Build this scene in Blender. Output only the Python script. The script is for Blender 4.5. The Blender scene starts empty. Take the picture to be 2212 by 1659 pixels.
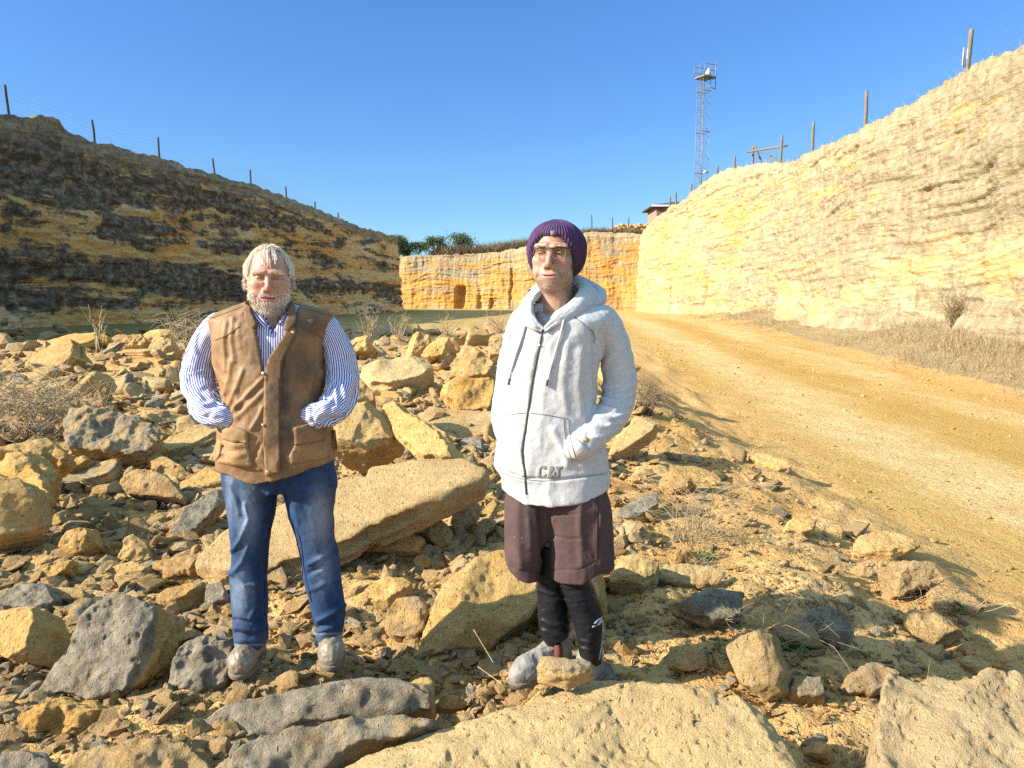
import bpy, bmesh, math, random
import numpy as np
from mathutils import Vector, Matrix
from mathutils.bvhtree import BVHTree
from mathutils.geometry import delaunay_2d_cdt

# ---------------------------------------------------------------- camera, sky, sun, exposure
SC = bpy.context.scene
COL = SC.collection
F = 1661.0                      # focal length in pixels of a 2212 x 1659 picture
PITCH = math.atan((829.5 - 645) / F)
CZ = 1.55
cam = bpy.data.cameras.new('camera'); camo = bpy.data.objects.new('camera', cam); COL.objects.link(camo)
cam.sensor_width = 36.0; cam.lens = 18.0 * F / 1106.0
cam.clip_start = 0.05; cam.clip_end = 3000
camo.location = (0, 0, CZ); camo.rotation_euler = (math.pi / 2 - PITCH, 0, 0)
SC.camera = camo

SUN_EL, SUN_SIDE = math.radians(27.5), math.radians(17)     # sun on the left, a little behind the camera
to_sun = Vector((-math.cos(SUN_EL) * math.cos(SUN_SIDE), -math.cos(SUN_EL) * math.sin(SUN_SIDE), math.sin(SUN_EL)))
world = bpy.data.worlds.new('World'); SC.world = world; world.use_nodes = True
wn = world.node_tree.nodes; wl = world.node_tree.links
bg = wn.get('Background') or wn.new('ShaderNodeBackground')
wout = wn.get('World Output') or wn.new('ShaderNodeOutputWorld')
sky = wn.new('ShaderNodeTexSky'); sky.sky_type = 'NISHITA'; sky.sun_disc = False
sky.sun_elevation = SUN_EL
sky.sun_rotation = math.atan2(to_sun.x, to_sun.y)
sky.altitude = 0; sky.air_density = 1.0; sky.dust_density = 0.25; sky.ozone_density = 3.0
hsv = wn.new('ShaderNodeHueSaturation'); hsv.inputs['Saturation'].default_value = 1.25
wl.new(sky.outputs[0], hsv.inputs['Color'])
# deepen the blue towards the horizon, boost the unseen high sky to fill shadows
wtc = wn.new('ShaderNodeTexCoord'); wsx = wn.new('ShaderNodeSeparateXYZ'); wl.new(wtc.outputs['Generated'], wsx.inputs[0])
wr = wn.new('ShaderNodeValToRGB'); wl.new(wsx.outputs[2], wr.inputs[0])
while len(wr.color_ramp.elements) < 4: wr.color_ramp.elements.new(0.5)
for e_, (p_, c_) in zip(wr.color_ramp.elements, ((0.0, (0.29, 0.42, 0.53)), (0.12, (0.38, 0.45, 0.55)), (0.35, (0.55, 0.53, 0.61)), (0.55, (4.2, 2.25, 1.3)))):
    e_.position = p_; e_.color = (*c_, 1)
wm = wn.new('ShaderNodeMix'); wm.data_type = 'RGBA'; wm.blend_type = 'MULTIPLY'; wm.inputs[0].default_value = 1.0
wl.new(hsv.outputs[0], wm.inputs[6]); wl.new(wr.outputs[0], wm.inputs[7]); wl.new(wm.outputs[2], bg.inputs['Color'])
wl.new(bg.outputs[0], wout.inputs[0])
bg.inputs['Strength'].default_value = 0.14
sun = bpy.data.lights.new('sun', 'SUN'); suno = bpy.data.objects.new('sun', sun); COL.objects.link(suno)
sun.energy = 4.7; sun.angle = math.radians(0.5); sun.color = (1.0, 0.92, 0.78)
suno.rotation_euler = to_sun.to_track_quat('Z', 'Y').to_euler()
SC.view_settings.view_transform = 'Standard'; SC.view_settings.look = 'None'
SC.view_settings.gamma = 1.0; SC.view_settings.exposure = 1.3
SC.render.engine = 'CYCLES'
SC.cycles.use_denoising = False; SC.cycles.denoiser = 'OPENIMAGEDENOISE'; SC.cycles.denoising_input_passes = 'RGB_ALBEDO_NORMAL'; SC.cycles.denoising_prefilter = 'ACCURATE'
SC.cycles.max_bounces = 8; SC.cycles.diffuse_bounces = 6; SC.cycles.sample_clamp_indirect = 6; SC.cycles.transparent_max_bounces = 16

rnd = random.Random(7)
rng = np.random.default_rng(11)
CT, ST = math.cos(PITCH), math.sin(PITCH)

def P(px, py, Y):
    """world point that stands at picture position (px, py) at distance Y"""
    a = (px - 1106.0) / F; v = (829.5 - py) / F
    t = Y / (CT + v * ST)
    return np.array((a * t, Y, CZ + t * (v * CT - ST)))
def proj(p):
    p = np.asarray(p, float); y = p[..., 1]; z = p[..., 2] - CZ
    d = y * CT - z * ST; u = y * ST + z * CT
    return 1106 + F * p[..., 0] / d, 829.5 - F * u / d

# ---------------------------------------------------------------- numeric helpers
def sm(a, b, x):
    t = np.clip((np.asarray(x, float) - a) / (b - a), 0, 1); return t * t * (3 - 2 * t)
def _h(ix, iy, iz, seed):
    h = ix * np.uint32(374761393) + iy * np.uint32(668265263) + iz * np.uint32(2246822519) + np.uint32((seed * 3266489917) & 0xffffffff)
    h = (h ^ (h >> np.uint32(13))) * np.uint32(1274126177); h = h ^ (h >> np.uint32(16))
    h = h * np.uint32(2654435761); h ^= h >> np.uint32(15)
    return (h & np.uint32(0xffff)).astype(np.float32) / 32767.5 - 1
def vn(x, y, z, seed=0):
    x, y, z = np.broadcast_arrays(np.asarray(x, np.float32), np.asarray(y, np.float32), np.asarray(z, np.float32))
    fx, fy, fz = np.floor(x), np.floor(y), np.floor(z)
    ux, uy, uz = x - fx, y - fy, z - fz
    ix, iy, iz = (q.astype(np.int64).astype(np.uint32) for q in (fx, fy, fz))
    ux, uy, uz = (q * q * q * (q * (q * 6 - 15) + 10) for q in (ux, uy, uz))
    o = np.uint32(1)
    def L(a, b, t): return a + (b - a) * t
    return L(L(L(_h(ix, iy, iz, seed), _h(ix + o, iy, iz, seed), ux), L(_h(ix, iy + o, iz, seed), _h(ix + o, iy + o, iz, seed), ux), uy),
             L(L(_h(ix, iy, iz + o, seed), _h(ix + o, iy, iz + o, seed), ux), L(_h(ix, iy + o, iz + o, seed), _h(ix + o, iy + o, iz + o, seed), ux), uy), uz)
def fbm(x, y, z, o=4, seed=0, g=0.5):
    r = 0; a = 1.0; f = 1.0; s = 0
    for i in range(o):
        r = r + a * vn(np.asarray(x) * f, np.asarray(y) * f, np.asarray(z) * f, seed + i * 17); s += a; a *= g; f *= 2.03
    return r / s
def smin(a, b, k):
    h = np.clip(0.5 + 0.5 * (b - a) / k, 0, 1); return b + (a - b) * h - k * h * (1 - h)
def smax(a, b, k): return -smin(-a, -b, k)

def surfnet(f, o, h):
    """surface of f = 0 (inside f < 0) on a regular grid, as quads"""
    f = f.astype(np.float32); s = f < 0
    nx, ny, nz = f.shape
    c = np.zeros((nx - 1, ny - 1, nz - 1), np.uint8)
    for i in (0, 1):
        for j in (0, 1):
            for k in (0, 1): c += s[i:nx - 1 + i, j:ny - 1 + j, k:nz - 1 + k]
    idx = np.argwhere((c > 0) & (c < 8))
    vid = -np.ones(c.shape, np.int32); vid[tuple(idx.T)] = np.arange(len(idx))
    g = {}
    for i in (0, 1):
        for j in (0, 1):
            for k in (0, 1): g[i, j, k] = f[idx[:, 0] + i, idx[:, 1] + j, idx[:, 2] + k]
    acc = np.zeros((len(idx), 3), np.float32); cnt = np.zeros(len(idx), np.float32)
    for ax in range(3):
        b, cc = (ax + 1) % 3, (ax + 2) % 3
        for u in (0, 1):
            for v in (0, 1):
                k0 = [0, 0, 0]; k0[b] = u; k0[cc] = v; k1 = list(k0); k1[ax] = 1
                f0, f1 = g[tuple(k0)], g[tuple(k1)]
                m = (f0 < 0) != (f1 < 0)
                t = np.where(m, f0 / np.where(m, f0 - f1, 1), 0)
                acc[:, ax] += t; acc[:, b] += m * u; acc[:, cc] += m * v; cnt += m
    V = np.asarray(o) + (idx + acc / cnt[:, None]) * h
    Q = []
    for ax in range(3):
        b, cc = (ax + 1) % 3, (ax + 2) % 3
        sl0 = [slice(None)] * 3; sl1 = [slice(None)] * 3; sl0[ax] = slice(0, -1); sl1[ax] = slice(1, None)
        m = s[tuple(sl0)] != s[tuple(sl1)]
        e = np.argwhere(m); e = e[(e[:, b] > 0) & (e[:, cc] > 0) & (e[:, b] < f.shape[b] - 1) & (e[:, cc] < f.shape[cc] - 1)]
        q = []
        for db, dc in ((1, 1), (0, 1), (0, 0), (1, 0)):
            k = e.copy(); k[:, b] -= db; k[:, cc] -= dc; q.append(vid[tuple(k.T)])
        q = np.stack(q, 1); ins = s[tuple(e.T)]
        q[~ins] = q[~ins][:, ::-1]; Q.append(q)
    return V, np.concatenate(Q)

def mesh(name, V, faces, smooth=True):
    """faces: (n,k) array or a list of such arrays"""
    if isinstance(faces, np.ndarray): faces = [faces]
    faces = [np.asarray(q, np.int32) for q in faces if len(q)]
    me = bpy.data.meshes.new(name); V = np.asarray(V, np.float32)
    me.vertices.add(len(V)); me.vertices.foreach_set('co', V.ravel())
    tot = np.concatenate([np.full(len(q), q.shape[1], np.int32) for q in faces]); loops = np.concatenate([q.ravel() for q in faces])
    me.loops.add(len(loops)); me.loops.foreach_set('vertex_index', loops)
    me.polygons.add(len(tot)); st = np.concatenate(([0], np.cumsum(tot)[:-1])).astype(np.int32)
    me.polygons.foreach_set('loop_start', st); me.polygons.foreach_set('loop_total', tot)
    me.update(calc_edges=True)
    me.polygons.foreach_set('use_smooth', np.full(len(tot), smooth)); me.validate()
    return me
def attr(me, name, vals):
    a = me.attributes.new(name, 'FLOAT', 'POINT'); a.data.foreach_set('value', np.asarray(vals, np.float32).ravel())
def obj(name, me, mat=None, parent=None, loc=None):
    o = bpy.data.objects.new(name, me); COL.objects.link(o)
    if mat and me is not None and not me.materials: me.materials.append(mat)
    if loc is not None: o.location = loc
    if parent is not None:
        o.parent = parent
        o.location = o.location - parent.location
    return o
def tag(o, label=None, cat=None, group=None, kind=None):
    if label: o['label'] = label
    if cat: o['category'] = cat
    if group: o['group'] = group
    if kind: o['kind'] = kind
    return o
def empty(name, loc, label, cat, group=None):
    o = bpy.data.objects.new(name, None); COL.objects.link(o); o.location = loc; o.empty_display_size = 0.1
    return tag(o, label, cat, group)

def spline(pts, n):
    """Catmull-Rom through pts (k,d) -> (n,d)"""
    p = np.asarray(pts, float); k = len(p)
    if k == 2: return p[0] + (p[1] - p[0]) * np.linspace(0, 1, n)[:, None]
    e = np.vstack([2 * p[0] - p[1], p, 2 * p[-1] - p[-2]])
    t = np.linspace(0, k - 1, n); i = np.minimum(t.astype(int), k - 2); u = (t - i)[:, None]
    a, b, c, d = e[i], e[i + 1], e[i + 2], e[i + 3]
    return 0.5 * (2 * b + (c - a) * u + (2 * a - 5 * b + 4 * c - d) * u ** 2 + (3 * b - a - 3 * c + d) * u ** 3)
def tube(path, rad, seg=8, flat=None, caps=True):
    """returns V, [quads, caps], and (u round, v along) for each vertex"""
    p = np.asarray(path, float); n = len(p); r = np.broadcast_to(np.asarray(rad, float), (n,))
    T = np.gradient(p, axis=0); T /= np.linalg.norm(T, axis=1)[:, None] + 1e-12
    ref = np.array((0, 0, 1.0)) if abs(T[0][2]) < 0.9 else np.array((0, 1.0, 0))
    N = np.zeros_like(p); x = ref - T[0] * ref.dot(T[0]); N[0] = x / np.linalg.norm(x)
    for i in range(1, n):
        x = N[i - 1] - T[i] * N[i - 1].dot(T[i]); N[i] = x / (np.linalg.norm(x) + 1e-12)
    B = np.cross(T, N); th = np.arange(seg) / seg * 2 * math.pi
    fl = 1.0 if flat is None else flat
    V = p[:, None, :] + r[:, None, None] * (np.cos(th)[None, :, None] * N[:, None, :] + fl * np.sin(th)[None, :, None] * B[:, None, :])
    a = np.arange(n - 1)[:, None] * seg; j = np.arange(seg)[None]; j2 = (j + 1) % seg
    Q = np.stack([a + j, a + j2, a + seg + j2, a + seg + j], -1).reshape(-1, 4)
    fs = [Q]
    if caps: fs.append(np.array([list(range(seg))[::-1]])); fs.append(np.array([list(range((n - 1) * seg, n * seg))]))
    uv = np.stack(np.broadcast_arrays(th[None] / (2 * math.pi), np.linspace(0, 1, n)[:, None]), -1).reshape(-1, 2)
    return V.reshape(-1, 3), fs, uv
class MB:
    """collects pieces of ONE object"""
    def __init__(s): s.V = []; s.F = {}; s.n = 0
    def add(s, V, fs):
        if isinstance(fs, np.ndarray): fs = [fs]
        for q in fs:
            q = np.asarray(q)
            if len(q): s.F.setdefault(q.shape[1], []).append(q + s.n)
        s.V.append(np.asarray(V, float)); s.n += len(V); return s
    def tube(s, path, r, seg=6, flat=None): V, f, _ = tube(path, r, seg, flat); return s.add(V, f)
    def box(s, c, d, R=None):
        c = np.asarray(c, float); d = np.asarray(d, float) / 2
        V = np.array([(x, y, z) for x in (-1, 1) for y in (-1, 1) for z in (-1, 1)], float) * d
        if R is not None: V = V @ np.asarray(R).T
        return s.add(V + c, np.array([(0, 1, 3, 2), (4, 6, 7, 5), (0, 4, 5, 1), (2, 3, 7, 6), (0, 2, 6, 4), (1, 5, 7, 3)]))
    def build(s, name, mat, parent=None, smooth=True, origin=None):
        V = np.concatenate(s.V); fs = [np.concatenate(q) for q in s.F.values()]
        if origin is None: origin = (0, 0, 0) if parent is None else parent.location
        me = mesh(name, V - np.asarray(origin), fs, smooth)
        return obj(name, me, mat, parent, Vector(origin))

# ---------------------------------------------------------------- material helper
class NT:
    def __init__(s, name):
        s.m = bpy.data.materials.new(name); s.m.use_nodes = True
        s.t = s.m.node_tree; s.b = s.t.nodes['Principled BSDF']; s.c = None
    def n(s, typ, _out=0, **kw):
        nd = s.t.nodes.new(typ)
        for k, v in kw.items():
            if k.startswith('_'): continue
            if hasattr(nd, k) and k not in nd.inputs: setattr(nd, k, v); continue
            s.set(nd.inputs[int(k[1:]) if k[0] == 'i' and k[1:].isdigit() else k.replace('_', ' ')], v)
        return nd
    def set(s, sock, v):
        if isinstance(v, bpy.types.NodeSocket): s.t.links.new(v, sock)
        elif isinstance(v, bpy.types.Node): s.t.links.new(v.outputs[0], sock)
        elif isinstance(v, (tuple, list)) and len(v) == 3 and sock.type == 'RGBA': sock.default_value = (*v, 1)
        else: sock.default_value = v
    def coord(s, k='Object'): return s.n('ShaderNodeTexCoord').outputs[k]
    def attr(s, a): return s.n('ShaderNodeAttribute', attribute_name=a).outputs['Fac']
    def scale(s, v, sc, loc=(0, 0, 0), rot=(0, 0, 0)):
        return s.n('ShaderNodeMapping', Vector=v, Scale=sc, Location=loc, Rotation=rot).outputs[0]
    def noise(s, v, sc, det=4, rough=0.55, dist=0): 
        return s.n('ShaderNodeTexNoise', Vector=v, Scale=sc, Detail=det, Roughness=rough, Distortion=dist).outputs['Fac']
    def vor(s, v, sc, feature='F1', out='Distance'): return s.n('ShaderNodeTexVoronoi', feature=feature, Vector=v, Scale=sc).outputs[out]
    def ramp(s, fac, stops, interp='LINEAR'):
        nd = s.n('ShaderNodeValToRGB'); cr = nd.color_ramp; cr.interpolation = interp
        while len(cr.elements) < len(stops): cr.elements.new(0.5)
        for e, (p, c) in zip(cr.elements, stops):
            e.position = p; e.color = (c, c, c, 1) if isinstance(c, (int, float)) else (*c, 1)
        s.set(nd.inputs[0], fac); return nd.outputs[0]
    def mix(s, fac, a, b, mode='MIX'):
        nd = s.n('ShaderNodeMix', data_type='RGBA', blend_type=mode)
        s.set(nd.inputs[0], fac); s.set(nd.inputs[6], a); s.set(nd.inputs[7], b); return nd.outputs[2]
    def math(s, op, a, b=0.0, clamp=False):
        nd = s.n('ShaderNodeMath', operation=op, use_clamp=clamp); s.set(nd.inputs[0], a); s.set(nd.inputs[1], b); return nd.outputs[0]
    def bump(s, h, strength=0.3, dist=0.02, normal=None):
        nd = s.n('ShaderNodeBump', Strength=strength, Distance=dist, Height=h)
        if normal is not None: s.set(nd.inputs['Normal'], normal)
        return nd.outputs[0]
    def done(s, col, rough=0.9, normal=None, **kw):
        s.set(s.b.inputs['Base Color'], col); s.set(s.b.inputs['Roughness'], rough)
        s.b.inputs['Specular IOR Level'].default_value = kw.pop('spec', 0.25)
        if normal is not None: s.set(s.b.inputs['Normal'], normal)
        for k, v in kw.items(): s.set(s.b.inputs[k.replace('_', ' ')], v)
        return s.m
def flat(name, col, rough=0.8, bump=0.0, bscale=200, var=0.12, **kw):
    """plain colour with a little unevenness"""
    t = NT(name); c = t.coord()
    col2 = t.mix(t.noise(c, bscale * 0.08, 5), tuple(x * (1 - var * 2) for x in col), tuple(min(1, x * (1 + var * 2)) for x in col))
    nr = t.bump(t.noise(c, bscale, 3), bump, 0.003) if bump else None
    return t.done(col2, rough, nr, **kw)

# ---------------------------------------------------------------- materials of the place
def rock_material(name, fresh, rust, pale, pit=1.0):
    t = NT(name); oi = t.n('ShaderNodeObjectInfo')
    c = t.n('ShaderNodeVectorMath', operation='ADD', i0=t.coord(), i1=t.n('ShaderNodeCombineXYZ', X=t.math('MULTIPLY', oi.outputs['Random'], 37.0), Y=t.math('MULTIPLY', oi.outputs['Random'], 91.0)).outputs[0]).outputs[0]
    n1 = t.noise(c, 3.0, 6, 0.6, 0.4)
    col = t.ramp(n1, [(0.28, rust), (0.5, fresh), (0.72, pale)])
    col = t.mix(t.ramp(t.noise(c, 26, 7, 0.75), [(0.33, 0.0), (0.62, 1.0)]), t.mix(1.0, col, (0.66, 0.60, 0.52), 'MULTIPLY'), col)
    lay = t.noise(t.scale(c, (1.5, 1.5, 22)), 2.0, 4, 0.6, 0.5)
    col = t.mix(t.ramp(lay, [(0.38, 0.35), (0.55, 0.0)]), col, tuple(x * 0.6 for x in rust))
    col = t.mix(t.math('SUBTRACT', 1.0, t.n('ShaderNodeSeparateColor', Color=oi.outputs['Color']).outputs[1]), col, (0.74, 0.575, 0.31))
    rv = t.math('ADD', t.math('MULTIPLY', oi.outputs['Random'], 0.30), 0.82)
    col = t.n('ShaderNodeHueSaturation', Color=col, Value=rv, Saturation=t.math('ADD', 0.92, t.math('MULTIPLY', oi.outputs['Random'], 0.16))).outputs[0]
    # grey weathered skin on the faces that lay at the old surface
    sep = t.n('ShaderNodeSeparateColor', Color=oi.outputs['Color'])
    g = t.math('MULTIPLY', t.attr('grey'), sep.outputs[0])
    gm = t.math('ADD', g, t.math('SUBTRACT', t.noise(c, 7, 6, 0.65), 0.55))
    gm = t.ramp(gm, [(0.30, 0.0), (0.62, 1.0)])
    gcol = t.ramp(t.noise(c, 18, 6, 0.7), [(0.25, (0.10, 0.086, 0.064)), (0.5, (0.27, 0.23, 0.165)), (0.75, (0.48, 0.40, 0.28))])
    col = t.mix(gm, col, gcol)
    cw = t.n('ShaderNodeVectorMath', operation='MULTIPLY_ADD', i0=t.n('ShaderNodeTexNoise', Vector=c, Scale=40.0).outputs['Color'], i1=(0.03, 0.03, 0.03), i2=c).outputs[0]
    pv = t.n('ShaderNodeTexVoronoi', Vector=cw, Scale=48.0); pr = t.n('ShaderNodeSeparateColor', Color=pv.outputs['Color'])
    pits = t.ramp(t.math('ADD', pv.outputs['Distance'], t.math('MULTIPLY', pr.outputs[0], 0.75)), [(0.22, 0.0), (0.46, 1.0)])
    col = t.mix(t.math('MULTIPLY', t.math('SUBTRACT', 1.0, pits), 0.45 * pit), col, tuple(x * 0.35 for x in fresh))
    h = t.math('ADD', t.math('MULTIPLY', t.noise(c, 38, 7, 0.75), 1.0), t.math('MULTIPLY', pits, 0.45 * pit))
    h = t.math('ADD', h, t.math('MULTIPLY', t.noise(c, 150, 3, 0.6), 0.35))
    return t.done(col, 0.95, t.bump(h, 1.0, 0.030), spec=0.12)
M = {}
M['rock'] = rock_material('sandstone', (0.62, 0.395, 0.150), (0.53, 0.295, 0.085), (0.70, 0.490, 0.220))
M['stone'] = rock_material('rubble_stone', (0.60, 0.39, 0.160), (0.51, 0.30, 0.10), (0.67, 0.485, 0.245), 0.3)

def cliff_material(name, dark, back=False):
    t = NT(name); uv = t.n('ShaderNodeUVMap', uv_map='UVMap').outputs[0]; c = t.coord()
    big = t.noise(t.scale(uv, (0.10, 0.22, 1)), 1.0, 5, 0.6, 0.6)
    streak = t.noise(t.scale(uv, (0.95, 0.30, 1) if not back else (2.4, 0.3, 1)), 1.0, 7, 0.72, 0.1); cs = t.scale(uv, (0.38, 1.0, 1))
    fine = t.noise(t.scale(uv, (1.7, 2.2, 1) if dark else (2.6, 1.0, 1) if not back else (6.0, 1.3, 1)), 1.0, 7, 0.75)
    beds = t.noise(t.scale(uv, (0.16, 1.5, 1), rot=(0, 0, 0.06)), 1.0, 6, 0.65, 0.9)
    lens = t.noise(t.scale(uv, (0.17, 0.75, 1), loc=(3.3, 1.7, 0), rot=(0, 0, -0.04)), 1.0, 6, 0.62, 1.3)
    sepuv = t.n('ShaderNodeSeparateXYZ', Vector=uv)
    hgt = t.math('DIVIDE', sepuv.outputs[1], 10.0)
    if dark:
        ochre = t.ramp(big, [(0.3, (0.64, 0.31, 0.075)), (0.46, (0.68, 0.43, 0.15)), (0.60, (0.70, 0.52, 0.26)), (0.8, (0.74, 0.60, 0.38))])
        ochre = t.mix(t.ramp(fine, [(0.3, 0.5), (0.52, 0.0)]), ochre, (0.14, 0.075, 0.03))
        m = t.math('ADD', lens, t.math('MULTIPLY', t.math('SUBTRACT', streak, 0.5), 0.42))
        m = t.math('ADD', m, t.math('MULTIPLY', t.math('SUBTRACT', beds, 0.5), 0.45))
        m = t.math('ADD', m, t.math('MULTIPLY', t.math('SUBTRACT', t.noise(cs, 1.3, 8, 0.75), 0.5), 0.80))
        m = t.math('ADD', m, t.attr('stain'))
        dk = t.ramp(m, [(0.49, 0.0), (0.58, 0.93)])
        dcol = t.ramp(fine, [(0.32, (0.018, 0.018, 0.018)), (0.48, (0.075, 0.070, 0.062)), (0.66, (0.36, 0.30, 0.20))])
        col = t.mix(dk, ochre, dcol)
        top = t.ramp(t.math('ADD', t.attr('rim'), t.math('MULTIPLY', t.math('SUBTRACT', streak, 0.5), 0.9)), [(0.42, 0.0), (0.75, 0.85)])
        col = t.mix(top, col, t.ramp(fine, [(0.3, (0.11, 0.096, 0.072)), (0.7, (0.44, 0.37, 0.25))]))
    else:
        ochre = t.ramp(big, [(0.28, (0.55, 0.29, 0.085)), (0.42, (0.58, 0.385, 0.155)), (0.58, (0.60, 0.455, 0.235)), (0.8, (0.64, 0.53, 0.34))])
        if back: ochre = t.ramp(big, [(0.28, (0.44, 0.17, 0.03)), (0.42, (0.52, 0.25, 0.055)), (0.58, (0.56, 0.32, 0.09)), (0.8, (0.58, 0.40, 0.17))])
        ochre = t.mix(t.ramp(beds, [(0.33, 0.6), (0.5, 0.0)]), ochre, (0.42, 0.25, 0.075))
        ochre = t.mix(t.ramp(streak, [(0.5, 0.0), (0.75, 0.6)]), ochre, (0.60, 0.40, 0.16) if back else (0.70, 0.56, 0.33))
        m = t.math('ADD', lens, t.math('MULTIPLY', t.math('SUBTRACT', streak, 0.5), 0.35))
        m = t.math('ADD', m, t.math('MULTIPLY', t.math('SUBTRACT', beds, 0.5), 0.5))
        m = t.math('ADD', m, t.attr('stain'))
        m = t.math('ADD', m, t.math('MULTIPLY', t.math('SUBTRACT', t.noise(cs, 1.2, 8, 0.75), 0.5), 0.75))
        gr = t.ramp(m, [(0.40, 0.0), (0.53, 0.92)])
        gcol = t.ramp(fine, [(0.25, (0.20, 0.165, 0.105)), (0.5, (0.33, 0.275, 0.175)), (0.75, (0.50, 0.42, 0.28))])
        col = t.mix(gr, ochre, gcol)
        top = t.ramp(t.math('ADD', t.attr('rim'), t.math('MULTIPLY', t.math('SUBTRACT', streak, 0.5), 0.9)), [(0.42, 0.0), (0.8, 0.8)])
        col = t.mix(top, col, t.ramp(fine, [(0.3, (0.28, 0.215, 0.125)), (0.7, (0.52, 0.42, 0.26))]))
        col = t.mix(t.ramp(fine, [(0.28, 0.45), (0.5, 0.0)]), col, (0.25, 0.15, 0.06))
    turf = t.ramp(t.noise(c, 2.0, 6, 0.7), [(0.3, (0.10, 0.085, 0.045)), (0.7, (0.30, 0.24, 0.13))])
    col = t.mix(t.attr('cap'), col, turf)
    h = t.math('ADD', t.math('MULTIPLY', beds, 0.6), t.math('MULTIPLY', fine, 0.2 if dark else 0.22))
    h = t.math('ADD', h, t.math('MULTIPLY', t.noise(cs if not back else c, 2.6, 9, 0.72), 1.1))
    return t.done(col, 0.95, t.bump(h, 1.0, 0.26), spec=0.1)
M['cliff_dark'] = cliff_material('stained_cliff', True)
M['cliff'] = cliff_material('yellow_cliff', False); M['cliff_back'] = cliff_material('orange_cliff', False, True)

def ground_material():
    t = NT('quarry_dirt'); c = t.coord()
    n1 = t.noise(c, 0.8, 6, 0.65, 0.3); n2 = t.noise(c, 14, 5, 0.7)
    dirt = t.ramp(n1, [(0.3, (0.49, 0.272, 0.085)), (0.5, (0.58, 0.350, 0.132)), (0.7, (0.64, 0.430, 0.195))])
    dirt = t.mix(t.ramp(n2, [(0.35, 0.5), (0.6, 0.0)]), dirt, (0.36, 0.22, 0.078))
    v = t.n('ShaderNodeTexVoronoi', Vector=c, Scale=38.0); vs = t.n('ShaderNodeSeparateColor', Color=v.outputs['Color'])
    peb = t.ramp(t.math('ADD', v.outputs['Distance'], t.math('MULTIPLY', t.math('LESS_THAN', vs.outputs[0], 0.6), 1.0)), [(0.25, 1.0), (0.42, 0.0)])
    pcol = t.mix(vs.outputs[1], (0.62, 0.47, 0.25), (0.30, 0.24, 0.16))
    # track: two pale wheel lanes with rusty, mossy strips between
    tr = t.math('ADD', t.attr('track'), t.math('MULTIPLY', t.math('SUBTRACT', t.noise(t.scale(c, (1.0, 0.16, 1)), 1.1, 7, 0.72, 0.8), 0.5), 1.9))
    rcol = t.ramp(tr, [(0.10, (0.44, 0.265, 0.065)), (0.40, (0.54, 0.355, 0.130)), (0.65, (0.60, 0.43, 0.20)), (0.95, (0.65, 0.485, 0.25))])
    rcol = t.mix(t.ramp(n2, [(0.35, 0.45), (0.6, 0.0)]), rcol, (0.36, 0.23, 0.08))
    rcol = t.mix(t.ramp(t.noise(c, 1.1, 7, 0.75, 0.6), [(0.36, 0.6), (0.55, 0.0)]), rcol, (0.42, 0.27, 0.085))
    col = t.mix(t.attr('road'), dirt, rcol)
    col = t.mix(t.math('MULTIPLY', peb, t.math('SUBTRACT', 1.0, t.math('MULTIPLY', t.attr('road'), 0.3))), col, pcol)
    far = t.ramp(t.noise(t.scale(c, (0.25, 0.25, 1)), 1.0, 6, 0.7), [(0.35, (0.37, 0.245, 0.085)), (0.6, (0.45, 0.315, 0.13)), (0.75, (0.24, 0.205, 0.06))])
    col = t.mix(t.attr('far'), col, far)
    grass = t.ramp(t.noise(c, 6, 6, 0.75), [(0.3, (0.16, 0.12, 0.06)), (0.5, (0.28, 0.21, 0.11)), (0.7, (0.44, 0.34, 0.185))])
    col = t.mix(t.ramp(t.math('ADD', t.attr('dry'), t.math('MULTIPLY', t.math('SUBTRACT', t.noise(c, 1.5, 5, 0.7), 0.5), 0.9)), [(0.35, 0.0), (0.65, 0.9)]), col, grass)
    green = t.ramp(t.noise(c, 3, 5, 0.7), [(0.3, (0.035, 0.05, 0.012)), (0.7, (0.12, 0.12, 0.04))])
    col = t.mix(t.attr('green'), col, green)
    h = t.math('ADD', t.math('MULTIPLY', n2, 1.3), t.math('MULTIPLY', peb, 0.5))
    h = t.math('ADD', h, t.math('MULTIPLY', t.noise(c, 60, 4, 0.65), 0.4))
    return t.done(col, 0.97, t.bump(h, 1.0, 0.035), spec=0.08)
M['dirt'] = ground_material()

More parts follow.
